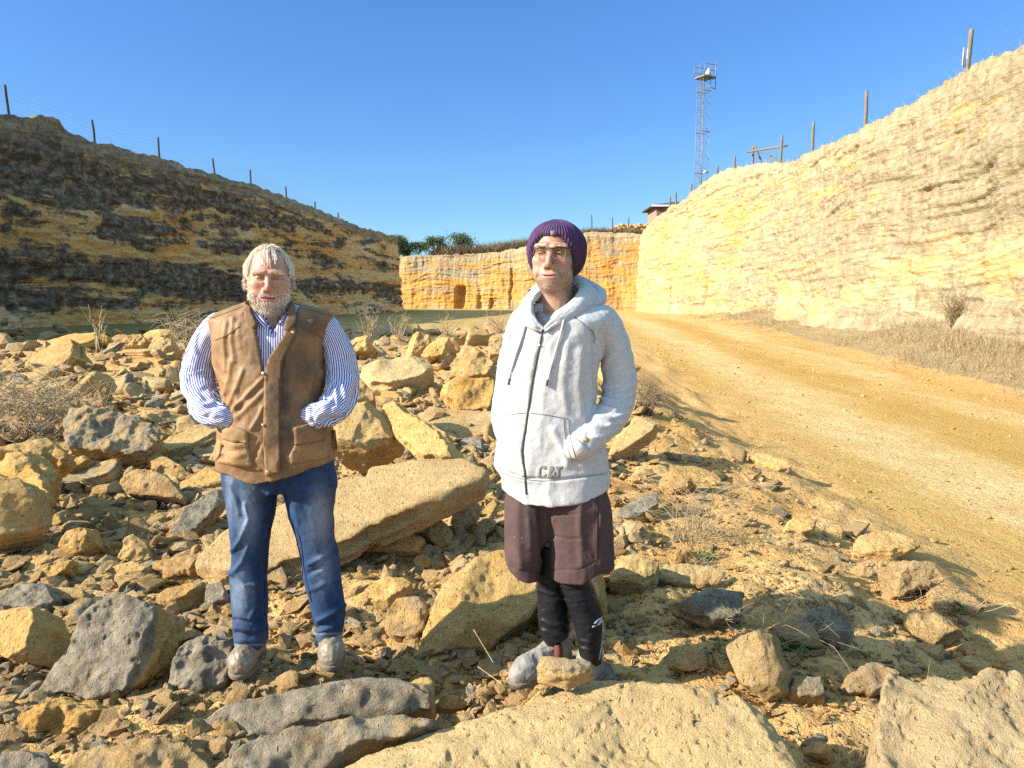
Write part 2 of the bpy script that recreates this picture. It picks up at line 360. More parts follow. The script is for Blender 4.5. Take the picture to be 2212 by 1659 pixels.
# ---------------------------------------------------------------- ground and track
def road_l(y): return np.interp(y, [0, 4.85, 5.8, 8.2, 14, 35, 90], [3.2, 3.23, 3.3, 3.35, 3.9, 5.6, 9])
def road_r(y): return np.interp(y, [0, 15, 23, 47, 90], [9.4, 9.8, 10.9, 13.6, 15.5])
def wall_x(y): return np.interp(y, [-5, 10, 22, 34, 47, 61, 82], [11.0, 13.2, 14.5, 16.1, 16.7, 16.7, 16.6])
def H0(x, y):
    x = np.asarray(x, float); y = np.asarray(y, float)
    fr = -0.45 + 0.53 * sm(14, 62, y) + 0.22 * sm(60, 95, y)
    fl = 0.10 + 0.06 * sm(20, 60, y) + 0.15 * sm(60, 95, y)
    f = fl + (fr - fl) * sm(-4, 5, x)
    mo = -0.02 + 0.36 * sm(5, 14, y) - 0.25 * sm(20, 27, y)
    xr = np.interp(y, [0, 4, 8, 14, 22, 35], [3.0, 3.1, 3.2, 3.5, 3.8, 4.5])
    m = (1 - sm(xr - 2.3, xr + 0.2, x)) * (1 - sm(21, 29, y))
    z = f + (mo - f) * m
    z = z + (0.85 + 0.5 * fbm(np.asarray(x) * 0.5, np.asarray(y) * 0.35, 0, 3, 66)) * sm(-4.2, 0.3, x - wall_x(y)) ** 1.5 * (1 - sm(60, 80, y))
    z = z + 0.09 * (0.4 + fbm(np.asarray(x) * 0.3, np.asarray(y) * 0.45, 0, 2, 15)) * np.exp(-((x - road_l(y) + 0.45) / 0.35) ** 2) * sm(2, 4, y) * (1 - sm(30, 45, y))
    z = z + 0.07 * np.exp(-((x + 0.95) / 0.28) ** 2 - ((y - 3.0) / 0.25) ** 2) + 0.05 * np.exp(-((x - 0.2) / 0.3) ** 2 - ((y - 2.92) / 0.25) ** 2)
    z = z - 0.14 * np.exp(-((x + 0.2) / 0.35) ** 2 - ((y - 2.95) / 0.28) ** 2)
    return z
def rough_w(x, y):
    rd = sm(-0.5, 0.4, x - road_l(y)) * (1 - sm(-0.2, 0.8, x - road_r(y)))
    return (1 - 0.85 * rd) * (1 - 0.6 * sm(24, 34, y))
def H(x, y):
    w = rough_w(x, y)
    return H0(x, y) + w * (0.11 * fbm(np.asarray(x) * 0.9, np.asarray(y) * 0.9, 0.3, 3, 5) + 0.075 * fbm(np.asarray(x) * 3.7, np.asarray(y) * 3.7, 1.3, 4, 9))
def hit(px, py, off=0.0, y0=1.3):
    Y = np.concatenate([np.linspace(y0, 12, 420), np.linspace(12.05, 70, 500)])
    a = (px - 1106.0) / F; v = (829.5 - py) / F; t = Y / (CT + v * ST)
    d = CZ + t * (v * CT - ST) - (H(a * t, Y) + off)
    i = int(np.argmax(d < 0))
    return float(Y[i]) if d[i] < 0 else 60.0

def axis(lo, hi, step, far, g=1.09):
    a = list(np.arange(lo, hi, step)); s = step
    while a[-1] < far[1]: s *= g; a.append(a[-1] + s)
    s = step; b = []; x = lo
    while x > far[0]: s *= g; x -= s; b.append(x)
    return np.array(b[::-1] + a)
gx = axis(-4.2, 5.2, 0.055, (-500, 500), 1.06); gy = axis(1.6, 9.0, 0.05, (-60, 900), 1.045)
GX, GY = np.meshgrid(gx, gy, indexing='ij')
GZ = H(GX, GY) + 0.034 * fbm(GX * 11, GY * 13, 0, 3, 21) * rough_w(GX, GY) * (GY < 14)
GV = np.stack([GX, GY, GZ], -1).reshape(-1, 3)
nyg = len(gy); ii, jj = np.meshgrid(np.arange(len(gx) - 1), np.arange(nyg - 1), indexing='ij')
GQ = np.stack([ii * nyg + jj, (ii + 1) * nyg + jj, (ii + 1) * nyg + jj + 1, ii * nyg + jj + 1], -1).reshape(-1, 4)
fc = GV[GQ].mean(1)
wob = 0.25 * fbm(fc[:, 0] * 0.8, fc[:, 1] * 0.8, 0, 3, 31)
isroad = (fc[:, 0] > road_l(fc[:, 1]) + wob) & (fc[:, 0] < road_r(fc[:, 1]) + wob) & (fc[:, 1] < 66) & (fc[:, 1] > -20)
def ground_part(name, faces):
    u, inv = np.unique(faces, return_inverse=True)
    V = GV[u]; me = mesh(name, V, inv.reshape(-1, 4)); x, y = V[:, 0], V[:, 1]
    rl, rr = road_l(y), road_r(y); q = (x - rl) / (rr - rl)
    rd = sm(-0.10, 0.10, q + 0.10 * fbm(x * 1.3, y * 0.7, 0, 4, 3)) * (1 - sm(0.92, 1.06, q))
    lanes = np.exp(-((q - 0.27) / 0.13) ** 2) * 0.50 + np.exp(-((q - 0.80) / 0.14) ** 2) * 0.42 - 0.14 * np.exp(-((q - 0.53) / 0.10) ** 2) - 0.08 * np.exp(-((q - 0.03) / 0.07) ** 2) + 0.26 + 0.10 * fbm(x * 0.5, y * 0.12, 0, 3, 77)
    attr(me, 'road', rd * (1 - sm(50, 75, y))); attr(me, 'track', lanes)
    attr(me, 'far', sm(20, 30, y) * (1 - rd)); 
    dry = sm(-0.02, 0.5, x - rr - 0.6) * sm(-6.2, -3.5, x - wall_x(y)) * (1 - sm(55, 70, y))
    attr(me, 'dry', dry); attr(me, 'green', 0.40 * sm(22, 27, y) * (1 - sm(-14, -5, x)))
    o = obj(name, me, M['dirt']); o['kind'] = 'structure'; return o
ground_part('ground', GQ[~isroad]); ground_part('road', GQ[isroad])

# ---------------------------------------------------------------- quarry walls
def cliff(name, top, base, mat, seed, amp=1.0, stainf=None, res_s=0.14, rows=150, cap_up=0.0, capdir=1, dip=0.0, far_y=None, crumb=0.26, niches=(), sx=1.0):
    """top: (px, py, Y) along the rim; base: (x, y) in metres for the same stations"""
    T = np.array([P(*q) for q in top]); B = np.array([(x, y, float(H0(x, y)) - 0.25) for x, y in base])
    L = np.concatenate(([0], np.cumsum(np.linalg.norm(np.diff(B[:, :2], axis=0), axis=1))))
    n = int(L[-1] / res_s); s = np.linspace(0, L[-1], n)
    k = np.linspace(0, L[-1], len(L))
    Ts = np.stack([np.interp(s, L, T[:, i]) for i in range(3)], 1); Bs = np.stack([np.interp(s, L, B[:, i]) for i in range(3)], 1)
    ker = np.hanning(9); ker /= ker.sum()
    for A in (Ts, Bs):
        for i in range(2): A[:, i] = np.convolve(np.pad(A[:, i], 4, mode='edge'), ker, 'valid')
    Ts[:, 2] += 0.16 * fbm(s * 0.9, 0, 0, 4, seed) + 0.10 * fbm(s * 3.1, 0, 0, 3, seed + 3)
    tan = np.gradient(Bs[:, :2], axis=0); tan /= np.linalg.norm(tan, axis=1)[:, None] + 1e-9
    nor = np.stack([tan[:, 1], -tan[:, 0]], 1) * capdir        # into the quarry
    t = np.concatenate([np.linspace(0, 0.9, int(rows * 0.85)), np.linspace(0.905, 1, int(rows * 0.15))])
    Z = Bs[:, None, 2] + (Ts[:, None, 2] - Bs[:, None, 2]) * t[None]
    tt = t[None] ** 1.0 + 0 * Z
    XY = Bs[:, None, :2] + (Ts[:, None, :2] - Bs[:, None, :2]) * tt[..., None]
    S0 = s[:, None] + 0 * Z; S = S0 * sx
    w = 0.5 * fbm(S * 0.2, Z * 0.2, 2, 2, seed + 40) + dip * S
    d = 0.60 * fbm(S * 0.11, Z * 0.12, 0, 4, seed) + 0.20 * fbm(S * 0.45, (Z + w) * 1.1, 5, 5, seed + 7, 0.6)
    bed = fbm(S * 0.22, (Z + w * 1.5 + 0.08 * S * 0) * 2.6, 9, 3, seed + 11)
    d += 0.11 * np.where(bed > 0.05, np.minimum(1, (bed - 0.05) * 7), 0) * sm(-0.2, 0.3, fbm(S * 0.09, Z * 0.3, 3, 3, seed + 13))
    d += 0.24 * fbm(S * 1.1, Z * 0.20, 1, 4, seed + 19) + 0.11 * fbm(S * 3.4, Z * 0.5, 1, 3, seed + 21) + 0.10 * fbm(S * 0.35, (Z + w) * 4.5, 1, 3, seed + 22) + crumb * (np.abs(fbm(S * 1.2, Z * 1.5, 1, 5, seed + 23, 0.62)) * 2 - 0.4)
    ch = fbm(S * 0.35, Z * 0.07, 7, 3, seed + 29); d -= 0.5 * sm(0.42, 0.62, ch)          # chimneys
    pxs = np.array([q[0] for q in top], float)
    for npx, nw, nh, nd, nz0 in niches:
        s0 = float(np.interp(npx, pxs, L)); wob_ = 0.25 * fbm(Z * 0.9, S * 0.4, 0, 3, seed + 51)
        d = d - nd * sm(nw, nw * 0.6, np.abs(S0 - s0 + wob_)) * sm(nh, nh * 0.85, Z - Bs[:, None, 2] - 0.25) * sm(nz0 - 0.4, nz0 + 0.1, Z - Bs[:, None, 2])
    d *= amp * (1 - 0.85 * sm(0.93, 1.0, t))[None]
    tal = np.exp(-t * 18)[None] * 0.5; d = d + tal * (0.7 + 0.6 * fbm(S * 0.6, 0, 0, 3, seed + 2))
    V = np.concatenate([XY + nor[:, None] * d[..., None], Z[..., None]], -1)
    rim = sm(0.80, 0.98, t)[None] + 0 * Z; stain = (stainf(S0, Z, t[None]) if stainf else 0) + 0 * Z
    caps = np.array([0.25, 0.7, 1.5, 3, 6, 10, 16, 30, 60, 140, 320.0])
    od = -nor.copy()
    if far_y:
        q_ = sm(far_y - 22, far_y - 6, Ts[:, 1])[:, None]; od = od * (1 - q_) + np.array((-1.0, -0.30)) * q_; od /= np.linalg.norm(od, axis=1)[:, None]
        capl = np.minimum(caps[None], np.where(Ts[:, 1] > far_y, 0.4, 999)[:, None])
    else: capl = caps[None] + 0 * Ts[:, :1]
    CV = np.concatenate([Ts[:, None, :2] + od[:, None] * capl[..., None],
                         (Ts[:, None, 2] + cap_up * sm(0, 16, caps)[None] + 0.2 * fbm(S[:, :1] * 0.7, caps[None], 4, 3, seed + 31) * sm(0.2, 3, caps)[None] - 0.02 * caps[None] ** 0.9)[..., None]], -1)
    V = np.concatenate([V, CV], 1); m = V.shape[1]
    full = lambda a, c: np.concatenate([a, np.full((n, len(caps)), c)], 1)
    i, j = np.meshgrid(np.arange(n - 1), np.arange(m - 1), indexing='ij')
    q = np.stack([i * m + j, (i + 1) * m + j, (i + 1) * m + j + 1, i * m + j + 1], -1).reshape(-1, 4)
    if capdir < 0: q = q[:, ::-1]
    me = mesh(name, V.reshape(-1, 3), q)
    uvv = np.stack([np.repeat(s[:, None], m, 1), V[..., 2]], -1).reshape(-1, 2)
    uvl = me.uv_layers.new(name='UVMap'); li = np.empty(len(me.loops), np.int32); me.loops.foreach_get('vertex_index', li)
    uvl.data.foreach_set('uv', uvv[li].astype(np.float32).ravel())
    attr(me, 'rim', full(rim, 0)); attr(me, 'stain', full(stain, 0)); attr(me, 'cap', full(0 * Z, 1))
    o = obj(name, me, mat); o['kind'] = 'structure'; return o, V.reshape(-1, 3), me
LT = [(-420, -57, 21), (-150, 180, 30), (0, 246, 37.5), (60, 252, 39), (125, 258, 40.5), (152, 285, 41.5), (200, 306, 43), (345, 341, 48), (465, 379, 53.5), (540, 396, 57.5), (640, 433, 63.5), (720, 466, 69), (800, 497, 74.5), (850, 508, 78), (862, 513, 79)]  # near end, out of view, bent inward to cast shade across the floor
def lbase(q, off=0.75):
    p = P(q[0], 645, q[2]); return (p[0] + off, p[1] - 0.3)
LTc = LT + [(852, 517, 80.3), (800, 520, 81.3), (590, 521, 82.5), (-300, 520, 84)]
LB = [lbase(q, 0.9 if q[2] < 70 else 0.55) for q in LT]; e = LB[-1]
LB += [(e[0] - 0.5, 80.6), (P(800, 520, 81.3)[0], 82.3), (P(590, 521, 82.5)[0], 83.5), (P(-300, 520, 84)[0], 85)]
def left_stain(S, Z, t):
    dk = 0.10 * sm(0.30, 0.6, t) * (1 - sm(12, 45, S)) + 0.02
    band = 0.17 * np.exp(-((t - 0.24 - 0.0012 * S + 0.04 * np.sin(S * 0.21)) / 0.085) ** 2) * (1 - 0.5 * sm(50, 62, S)) + 0.12 * np.exp(-((t - 0.80) / 0.10) ** 2) * (1 - sm(35, 55, S))
    return 0.025 + dk + 1.15 * band - 0.16 * np.exp(-((t - 0.43) / 0.06) ** 2) - 0.10 * np.exp(-((t - 0.07) / 0.05) ** 2) * sm(8, 20, S) - 0.05 * sm(30, 50, S)
cl, clV, clM = cliff('cliff_left', LTc, LB, M['cliff_dark'], 3, 0.85, left_stain, far_y=79.5, crumb=0.24, sx=0.42)
BT = [(300, 556, 108), (700, 556, 103), (780, 556, 101), (868, 553, 97), (930, 551, 96), (1000, 549, 95), (1060, 546, 94), (1110, 537, 93), (1140, 531, 92), (1190, 516, 91), (1250, 503, 90.5), (1290, 500, 90), (1335, 504, 89.5), (1385, 506, 88), (1450, 500, 86), (1560, 490, 84)]
BB = [(P(q[0], 645, q[2])[0], q[2] - 1.2) for q in BT]
cb, cbV, cbM = cliff('cliff_back', BT, BB, M['cliff_back'], 41, 0.8, lambda S, Z, t: -0.12 + 0.12 * sm(0.45, 0.8, t), cap_up=0.6, crumb=0.10, res_s=0.11, niches=((995, 0.7, 2.9, 1.3, -1), (1064, 0.25, 1.4, 0.5, -1), (1105, 0.15, 5, 0.4, -1)))
RT = [(1388, 500, 86), (1402, 486, 82), (1420, 466, 78), (1450, 446, 73), (1480, 431, 70), (1500, 408, 66), (1540, 378, 61.5), (1580, 362, 58), (1640, 354, 53.5), (1690, 351, 49.5), (1720, 345, 46.5), (1760, 326, 43), (1800, 310, 40), (1868, 277, 36), (1950, 234, 32.5), (2050, 177, 28.5), (2110, 141, 26.5), (2160, 118, 25), (2212, 90, 23.6), (2330, 30, 21), (2520, -80, 17.5), (3100, -330, 11)]
RB = []
for q in RT:
    p = P(q[0], 645, q[2]); RB.append((min(p[0] - 1.15, 17.2), p[1] - 0.8))
def right_stain(S, Z, t):
    return -0.03 + 0.13 * sm(25, 45, S) * np.exp(-((t - 0.52) / 0.22) ** 2) - 0.22 * np.exp(-((t - 0.27) / 0.12) ** 2) * sm(48, 58, S) - 0.09 * (1 - sm(15, 35, S)) + 0.08 * sm(40, 60, S)
cr, crV, crM = cliff('cliff_right', RT, RB, M['cliff'], 77, 0.85, right_stain, res_s=0.08, rows=230, dip=-0.05, crumb=0.15, sx=0.6, niches=((1545, 0.3, 3.4, 1.0, 1.0), (1470, 0.25, 2.6, 0.8, -1), (1700, 0.2, 2.2, 0.5, -1)))
def rim_z(V, x, y):
    i = np.argmin((V[:, 0] - x) ** 2 + (V[:, 1] - y) ** 2); return V[i, 2]

# ---------------------------------------------------------------- rocks
def polysd(poly, A, B):
    p = np.asarray(poly, float); d = np.full(A.shape, 1e9); ins = np.zeros(A.shape, bool)
    for k in range(len(p)):
        (x0, y0), (x1, y1) = p[k], p[(k + 1) % len(p)]
        ex, ey = x1 - x0, y1 - y0; t = np.clip(((A - x0) * ex + (B - y0) * ey) / (ex * ex + ey * ey + 1e-12), 0, 1)
        d = np.minimum(d, (A - x0 - t * ex) ** 2 + (B - y0 - t * ey) ** 2)
        c = ((y0 > B) != (y1 > B)) & (A < (x1 - x0) * (B - y0) / ((y1 - y0) if y1 != y0 else 1e-12) + x0); ins ^= c
    d = np.sqrt(d); return np.where(ins, -d, d)
hero_id = [0]
HERO_PX = []
def hero(label, pts, th=0.2, n=(0, -0.5, 0.85), Y=None, grey=(0.15, 0.05), name='rock', rough=1.0, lump=0.0, group='broken sandstone in the quarry', cells=72, ref=None):
    hero_id[0] += 1; sd = hero_id[0] * 101
    n = np.asarray(n, float); n /= np.linalg.norm(n)
    pts = np.asarray(pts, float); kb = int(np.argmax(pts[:, 1])); ref = pts[kb] if ref is None else ref
    if Y is None: Y = hit(ref[0], ref[1], th * max(0.15, n[2]) * 0.62)
    P0 = P(ref[0], ref[1], Y); C = np.array((0, 0, CZ)); Q = []
    for px, py in pts:
        d = P(px, py, 1.0) - C; den = n.dot(d); t = n.dot(P0 - C) / den if abs(den) > 1e-3 else Y
        if den >= -0.02: t = Y * 1.3
        Q.append(C + d * np.clip(t, 0.6 * Y, 1.7 * Y))
    Q = np.array(Q); c = Q.mean(0)
    e1 = np.cross((0, 1.0, 0.3), n); e1 /= np.linalg.norm(e1); e2 = np.cross(n, e1)
    q2 = np.stack([(Q - c) @ e1, (Q - c) @ e2], 1)
    q2 = q2 * 1.05; lo, hi = q2.min(0), q2.max(0); size = max(hi - lo); sq = math.sqrt(abs(np.prod(hi - lo)))
    h = float(np.clip(size / cells, 0.005, 0.06)); mg = 0.10 * sq + 4 * h
    ax = np.arange(lo[0] - mg, hi[0] + mg, h); ay = np.arange(lo[1] - mg, hi[1] + mg, h); az = np.arange(-th - mg, mg, h)
    A, B = np.meshgrid(ax, ay, indexing='ij'); k = 1 / max(sq, 0.05)
    wa = 0.07 * sq * fbm(A * k * 4, B * k * 4, 0, 4, sd, 0.6); wb = 0.07 * sq * fbm(A * k * 4, B * k * 4, 4, 4, sd + 1, 0.6)
    d2 = polysd(q2, A + wa, B + wb)
    hz = az[None, None, :]; A3, B3 = A[..., None], B[..., None]
    lay = np.tanh(3.5 * vn(hz / max(th, 0.05) * 5 + 0.7 * vn(A3 * k * 2, B3 * k * 2, 0, sd + 5), A3 * k * 0.8, B3 * k * 0.8, sd + 6))
    f2 = d2[..., None] - 0.14 * np.clip(-hz, 0, th) + 0.11 * min(th, 0.3 * sq) * lay
    top = hz + (0.10 * th + 0.02 * sq) * fbm(A3 * k * 2.5, B3 * k * 2.5, 0, 3, sd + 8) + lump * fbm(A3 * k * 4, B3 * k * 4, 2, 3, sd + 9)
    tlt = rnd.uniform(-0.12, 0.12) * (A3) + rnd.uniform(-0.1, 0.1) * B3
    f = smax(f2, top, 0.02 * min(sq, th * 2)); f = smax(f, -(hz + th + tlt), 0.03 * min(sq, th * 2))
    for m_ in range(22):          # knocked-off edges and corners
        a = rnd.uniform(0, 6.283); e = rnd.uniform(-0.35, 0.5) if m_ < 13 else rnd.uniform(0.5, 1.25)
        nn = np.array((math.cos(a) * math.cos(e), math.sin(a) * math.cos(e), math.sin(e)))
        ext = (q2 @ nn[:2]).max() - min(0, nn[2]) * th
        f = smax(f, (A3 * nn[0] + B3 * nn[1] + hz * nn[2]) - ext + rnd.uniform(0.0, 0.13) * min(1.3 * min(hi - lo), 2.5 * th) * (1 if lump < 0.025 or m_ < 13 else 0.25), 0.007 * sq)
    G = [A3 * k, B3 * k, hz * k]
    f = f + rough * sq * ((0.012 * fbm(G[0] * 3.1, G[1] * 3.1, G[2] * 5, 4, sd + 12, 0.55) + 0.014 * (np.abs(fbm(G[0] * 4.2, G[1] * 4.2, G[2] * 6, 4, sd + 13, 0.6)) * 2 - 0.3)) + 0.006 * fbm(A3 * 28 , B3 * 28, hz * 28, 2, sd + 14) )
    pn = vn(A3 * 34, B3 * 34, hz * 34, sd + 18) + 0.6 * vn(A3 * 71, B3 * 71, hz * 71, sd + 19)
    f = f + 0.008 * sm(0.30, 0.9, pn) * (lump > 0.012) * (h < 0.016)
    f = f + rough * 0.008 * fbm(A3 * 16, B3 * 16, hz * 22, 3, sd + 16, 0.6)
    V, q = surfnet(f, (ax[0], ay[0], az[0]), h)
    hh = V[:, 2]; g = grey[1] + (grey[0] - grey[1]) * sm(-0.40 * th, -0.10 * th, hh)
    W = V[:, :1] * e1 + V[:, 1:2] * e2 + V[:, 2:] * n
    me = mesh(name, W, q); attr(me, 'grey', g)
    o = obj(name, me, M['rock'], None, Vector(c)); o.color = (1, rnd.uniform(0.75, 1.0), 1, 1)
    HERO_PX.append((pts[:, 0].mean(), pts[:, 1].mean(), Y, (pts[:, 0].max() - pts[:, 0].min()) / 2))
    if 'pale yellow' in label: o.color = (1, 0.55, 1, 1)
    return tag(o, label, 'rock', group, 'thing')

UP, FACE, MID, LF, RF = (-0.05, -0.35, 0.93), (0.05, -0.85, 0.5), (0, -0.6, 0.8), (-0.35, -0.6, 0.7), (0.3, -0.65, 0.7)
# foreground
hero('huge pale yellow pitted slab filling the bottom centre foreground', [(600, 1760), (700, 1665), (800, 1615), (920, 1565), (1050, 1492), (1180, 1456), (1300, 1436), (1430, 1448), (1560, 1478), (1690, 1512), (1720, 1600), (1740, 1760), (1740, 1900), (600, 1900)], 0.36, (-0.02, -0.30, 0.95), 2.50, (0.0, 0.0), 'boulder', 0.6, 0.016, cells=240, ref=(1300, 1436))
hero('huge pale yellow rounded boulder cut off by the bottom right corner', [(1850, 1720), (1844, 1560), (1868, 1500), (1950, 1460), (2005, 1482), (2050, 1470), (2105, 1442), (2212, 1455), (2330, 1490), (2330, 1850), (1850, 1850)], 0.42, (-0.05, -0.42, 0.9), 2.32, (0.0, 0.0), 'boulder', 0.7, 0.03, cells=170, ref=(2105, 1442))
hero('small wedge of grey-topped stone lying on the huge pale slab', [(1166, 1424), (1178, 1412), (1262, 1418), (1281, 1428), (1268, 1440), (1196, 1443)], 0.085, (-0.05, -0.35, 0.93), 2.42, (0.55, 0.0))
hero('thick tan slab behind the hooded man, crossed by a man\'s shadow', [(912, 1268), (1000, 1218), (1090, 1170), (1220, 1155), (1306, 1215), (1318, 1305), (1235, 1296), (1170, 1290), (1090, 1332), (1060, 1366), (1000, 1360), (918, 1388), (905, 1330)], 0.33, (0.06, -0.50, 0.86), 3.22, (0.05, 0.0), 'slab', 0.5, 0.02, cells=90)
hero('long tan slab sloping up behind the bearded man\'s legs', [(420, 1190), (510, 1128), (640, 1068), (740, 1037), (850, 990), (1000, 991), (1050, 1004), (1045, 1030), (960, 1072), (870, 1097), (780, 1140), (700, 1180), (590, 1213), (440, 1228)], 0.17, (-0.12, -0.45, 0.88), 4.15, (0.05, 0.0), 'slab', 0.5, 0.015, cells=90)
hero('large grey weathered slab leaning in the lower left foreground', [(72, 1478), (128, 1385), (180, 1312), (255, 1258), (308, 1262), (336, 1310), (325, 1370), (300, 1420), (255, 1490), (200, 1512), (90, 1494)], 0.24, (-0.15, -0.72, 0.68), 2.86, (0.72, 0.1), 'slab', 0.7, 0.03, cells=80)
hero('dark grey boulder beside the bearded man\'s boot', [(362, 1485), (358, 1440), (390, 1395), (440, 1370), (492, 1376), (510, 1420), (490, 1470), (440, 1505), (400, 1505)], 0.24, (0.1, -0.75, 0.65), 2.88, (0.8, 0.45), 'boulder', 0.9, 0.03)
hero('long grey-faced rock lying in front of the bearded man\'s boots', [(385, 1577), (470, 1535), (600, 1490), (700, 1466), (920, 1468), (945, 1500), (935, 1528), (820, 1545), (650, 1565), (560, 1590), (470, 1612)], 0.22, (0.08, -0.78, 0.62), 2.48, (0.72, 0.0), 'rock', 0.8, 0.03, cells=90)
hero('long rough tan rock at the bottom edge, left of the huge slab', [(462, 1690), (482, 1612), (560, 1592), (700, 1550), (860, 1534), (940, 1545), (958, 1562), (860, 1590), (740, 1630), (660, 1690), (600, 1740)], 0.24, (0.03, -0.62, 0.78), 2.30, (0.62, 0.15), 'rock', 1.0, 0.04, cells=80, ref=(700, 1550))
hero('flat brown-grey rock cut off by the bottom edge below the grey slab', [(108, 1670), (170, 1622), (250, 1602), (330, 1582), (400, 1602), (462, 1642), (470, 1740), (100, 1740)], 0.2, MID, 2.3, (0.4, 0.1), 'rock', 1.0, 0.03, ref=(330, 1582))
hero('grey rock in the bottom left corner', [(-80, 1612), (30, 1606), (100, 1632), (122, 1660), (110, 1740), (-80, 1740)], 0.25, MID, 2.3, (0.8, 0.3), ref=(30, 1606))
hero('crumbly ochre boulder under the large grey leaning slab', [(30, 1545), (110, 1508), (200, 1512), (262, 1535), (275, 1565), (230, 1602), (150, 1622), (80, 1605)], 0.22, FACE, 2.62, (0.0, 0.1), 'boulder', 1.8, 0.05)
hero('tan block standing at the left edge above the corner rock', [(-30, 1312), (68, 1300), (82, 1306), (76, 1352), (60, 1402), (0, 1412), (-30, 1400)], 0.2, LF, 3.0, (0.05, 0.0), 'block')
hero('dark grey flat rock at the left edge behind the tan block', [(-20, 1292), (30, 1257), (80, 1253), (106, 1260), (112, 1305), (80, 1316), (20, 1302)], 0.14, MID, None, (0.95, 0.7))
hero('chunky two-faced tan block right of the hooded man\'s feet', [(1556, 1412), (1600, 1368), (1660, 1357), (1690, 1440), (1680, 1488), (1650, 1496), (1580, 1470)], 0.17, (-0.3, -0.75, 0.6), 2.85, (0.2, 0.0), 'block', 0.7)
hero('angular grey-brown rock just above the bottom right boulder', [(1828, 1490), (1840, 1460), (1895, 1424), (1948, 1456), (1938, 1472), (1880, 1492)], 0.14, MID, None, (0.5, 0.3))
hero('dark flat rock in the shadow under the chunky tan block', [(1708, 1490), (1720, 1458), (1778, 1463), (1788, 1498), (1740, 1506)], 0.12, MID, None, (0.6, 0.3))
# left rubble
hero('big smooth tan boulder in half shade at the left edge', [(-80, 1040), (0, 1022), (60, 1060), (95, 1130), (92, 1162), (0, 1178), (-80, 1178)], 0.35, (0.35, -0.85, 0.35), None, (0.1, 0.0), 'boulder', 0.5)
hero('sunlit leaning shard behind the smooth boulder at left', [(-10, 998), (20, 975), (62, 1012), (96, 1072), (92, 1092), (50, 1062), (0, 1022)], 0.1, LF, 5.0, (0.0, 0.0), 'shard')
hero('brown shaded block above the leaning shard at left', [(18, 967), (100, 985), (132, 1030), (110, 1060), (70, 1066), (30, 1022)], 0.25, RF, 5.3, (0.1, 0.1), 'block')
hero('tan slab behind the brown shaded block at left', [(-30, 962), (60, 952), (112, 945), (148, 975), (140, 1000), (100, 985)], 0.2, RF, 5.8, (0.0, 0.0), 'slab')
hero('large tan plate tilted up near the far left', [(45, 790), (87, 752), (153, 727), (156, 762), (121, 795)], 0.25, (-0.25, -0.72, 0.65), None, (0.05, 0.0), 'slab', 0.5)
hero('long thin slab lying at the far left back edge', [(-30, 772), (60, 745), (140, 722), (204, 713), (207, 726), (150, 746), (60, 764), (-30, 782)], 0.25, (-0.1, -0.25, 0.95), 17.0, (0.1, 0.0), 'slab', 0.6)
hero('short upright ochre stub on the left back edge of the rubble', [(208, 740), (218, 717), (234, 727), (230, 744)], 0.35, FACE, None, (0.0, 0.0))
hero('lumpy ochre rock on the back edge right of the upright stub', [(256, 745), (270, 722), (300, 718), (314, 735), (305, 748)], 0.5, FACE, None, (0.1, 0.0))
hero('flat ochre rock on the back edge behind the bearded man\'s elbow', [(303, 724), (325, 710), (372, 708), (378, 720), (340, 728)], 0.35, MID, None, (0.1, 0.1), 'slab')
hero('broad ochre rock below the flat one on the back edge', [(316, 748), (335, 730), (368, 726), (372, 742), (350, 752)], 0.4, MID, None, (0.2, 0.1))
hero('thin upright pale finger of stone in the left rubble', [(202, 875), (206, 848), (213, 841), (222, 862), (221, 878)], 0.14, FACE, None, (0.0, 0.0), 'shard')
hero('gravelly ochre mound of crumbled rock in the middle left', [(128, 915), (160, 885), (230, 878), (300, 905), (348, 940), (330, 962), (250, 968), (160, 955)], 0.4, (0.1, -0.6, 0.8), None, (0.55, 0.0), 'boulder', 2.0, 0.08)
hero('long thick plank of stone pointing up to the bearded man\'s sleeve', [(320, 965), (383, 934), (475, 908), (480, 926), (420, 956), (350, 978)], 0.13, UP, None, (0.05, 0.0), 'slab', 0.6)
hero('pointed overhanging slab in the middle of the left rubble', [(194, 966), (255, 951), (296, 962), (338, 995), (290, 992), (250, 982)], 0.13, UP, None, (0.15, 0.0), 'slab', 0.6)
hero('grey-topped plank below the pointed overhanging slab', [(148, 1022), (254, 985), (259, 1000), (236, 1020), (185, 1040)], 0.12, UP, None, (0.45, 0.0), 'slab', 0.6)
hero('short block left of the grey-topped plank', [(130, 1013), (145, 990), (185, 979), (193, 990), (150, 1017)], 0.12, MID, None, (0.1, 0.0), 'block')
hero('rounded tan boulder with a grey side in the left middle ground', [(267, 1040), (285, 1010), (330, 1014), (362, 1026), (402, 1068), (370, 1083), (310, 1077), (268, 1065)], 0.24, (-0.05, -0.75, 0.65), None, (0.15, 0.8), 'boulder')
hero('grey flat slab tilted against the bearded man\'s right thigh', [(367, 1148), (390, 1105), (420, 1080), (455, 1056), (480, 1046), (483, 1085), (470, 1104), (400, 1153)], 0.13, (0.1, -0.55, 0.82), None, (0.85, 0.0), 'slab', 0.7)
hero('yellow flat slab beside the bearded man\'s hip', [(392, 1050), (450, 1002), (484, 1014), (484, 1036), (402, 1056)], 0.10, UP, None, (0.0, 0.0), 'slab', 0.6)
hero('sloping slab of debris left of the vest\'s hem', [(308, 985), (345, 970), (402, 1005), (400, 1022), (360, 1020)], 0.12, MID, None, (0.1, 0.0), 'slab')
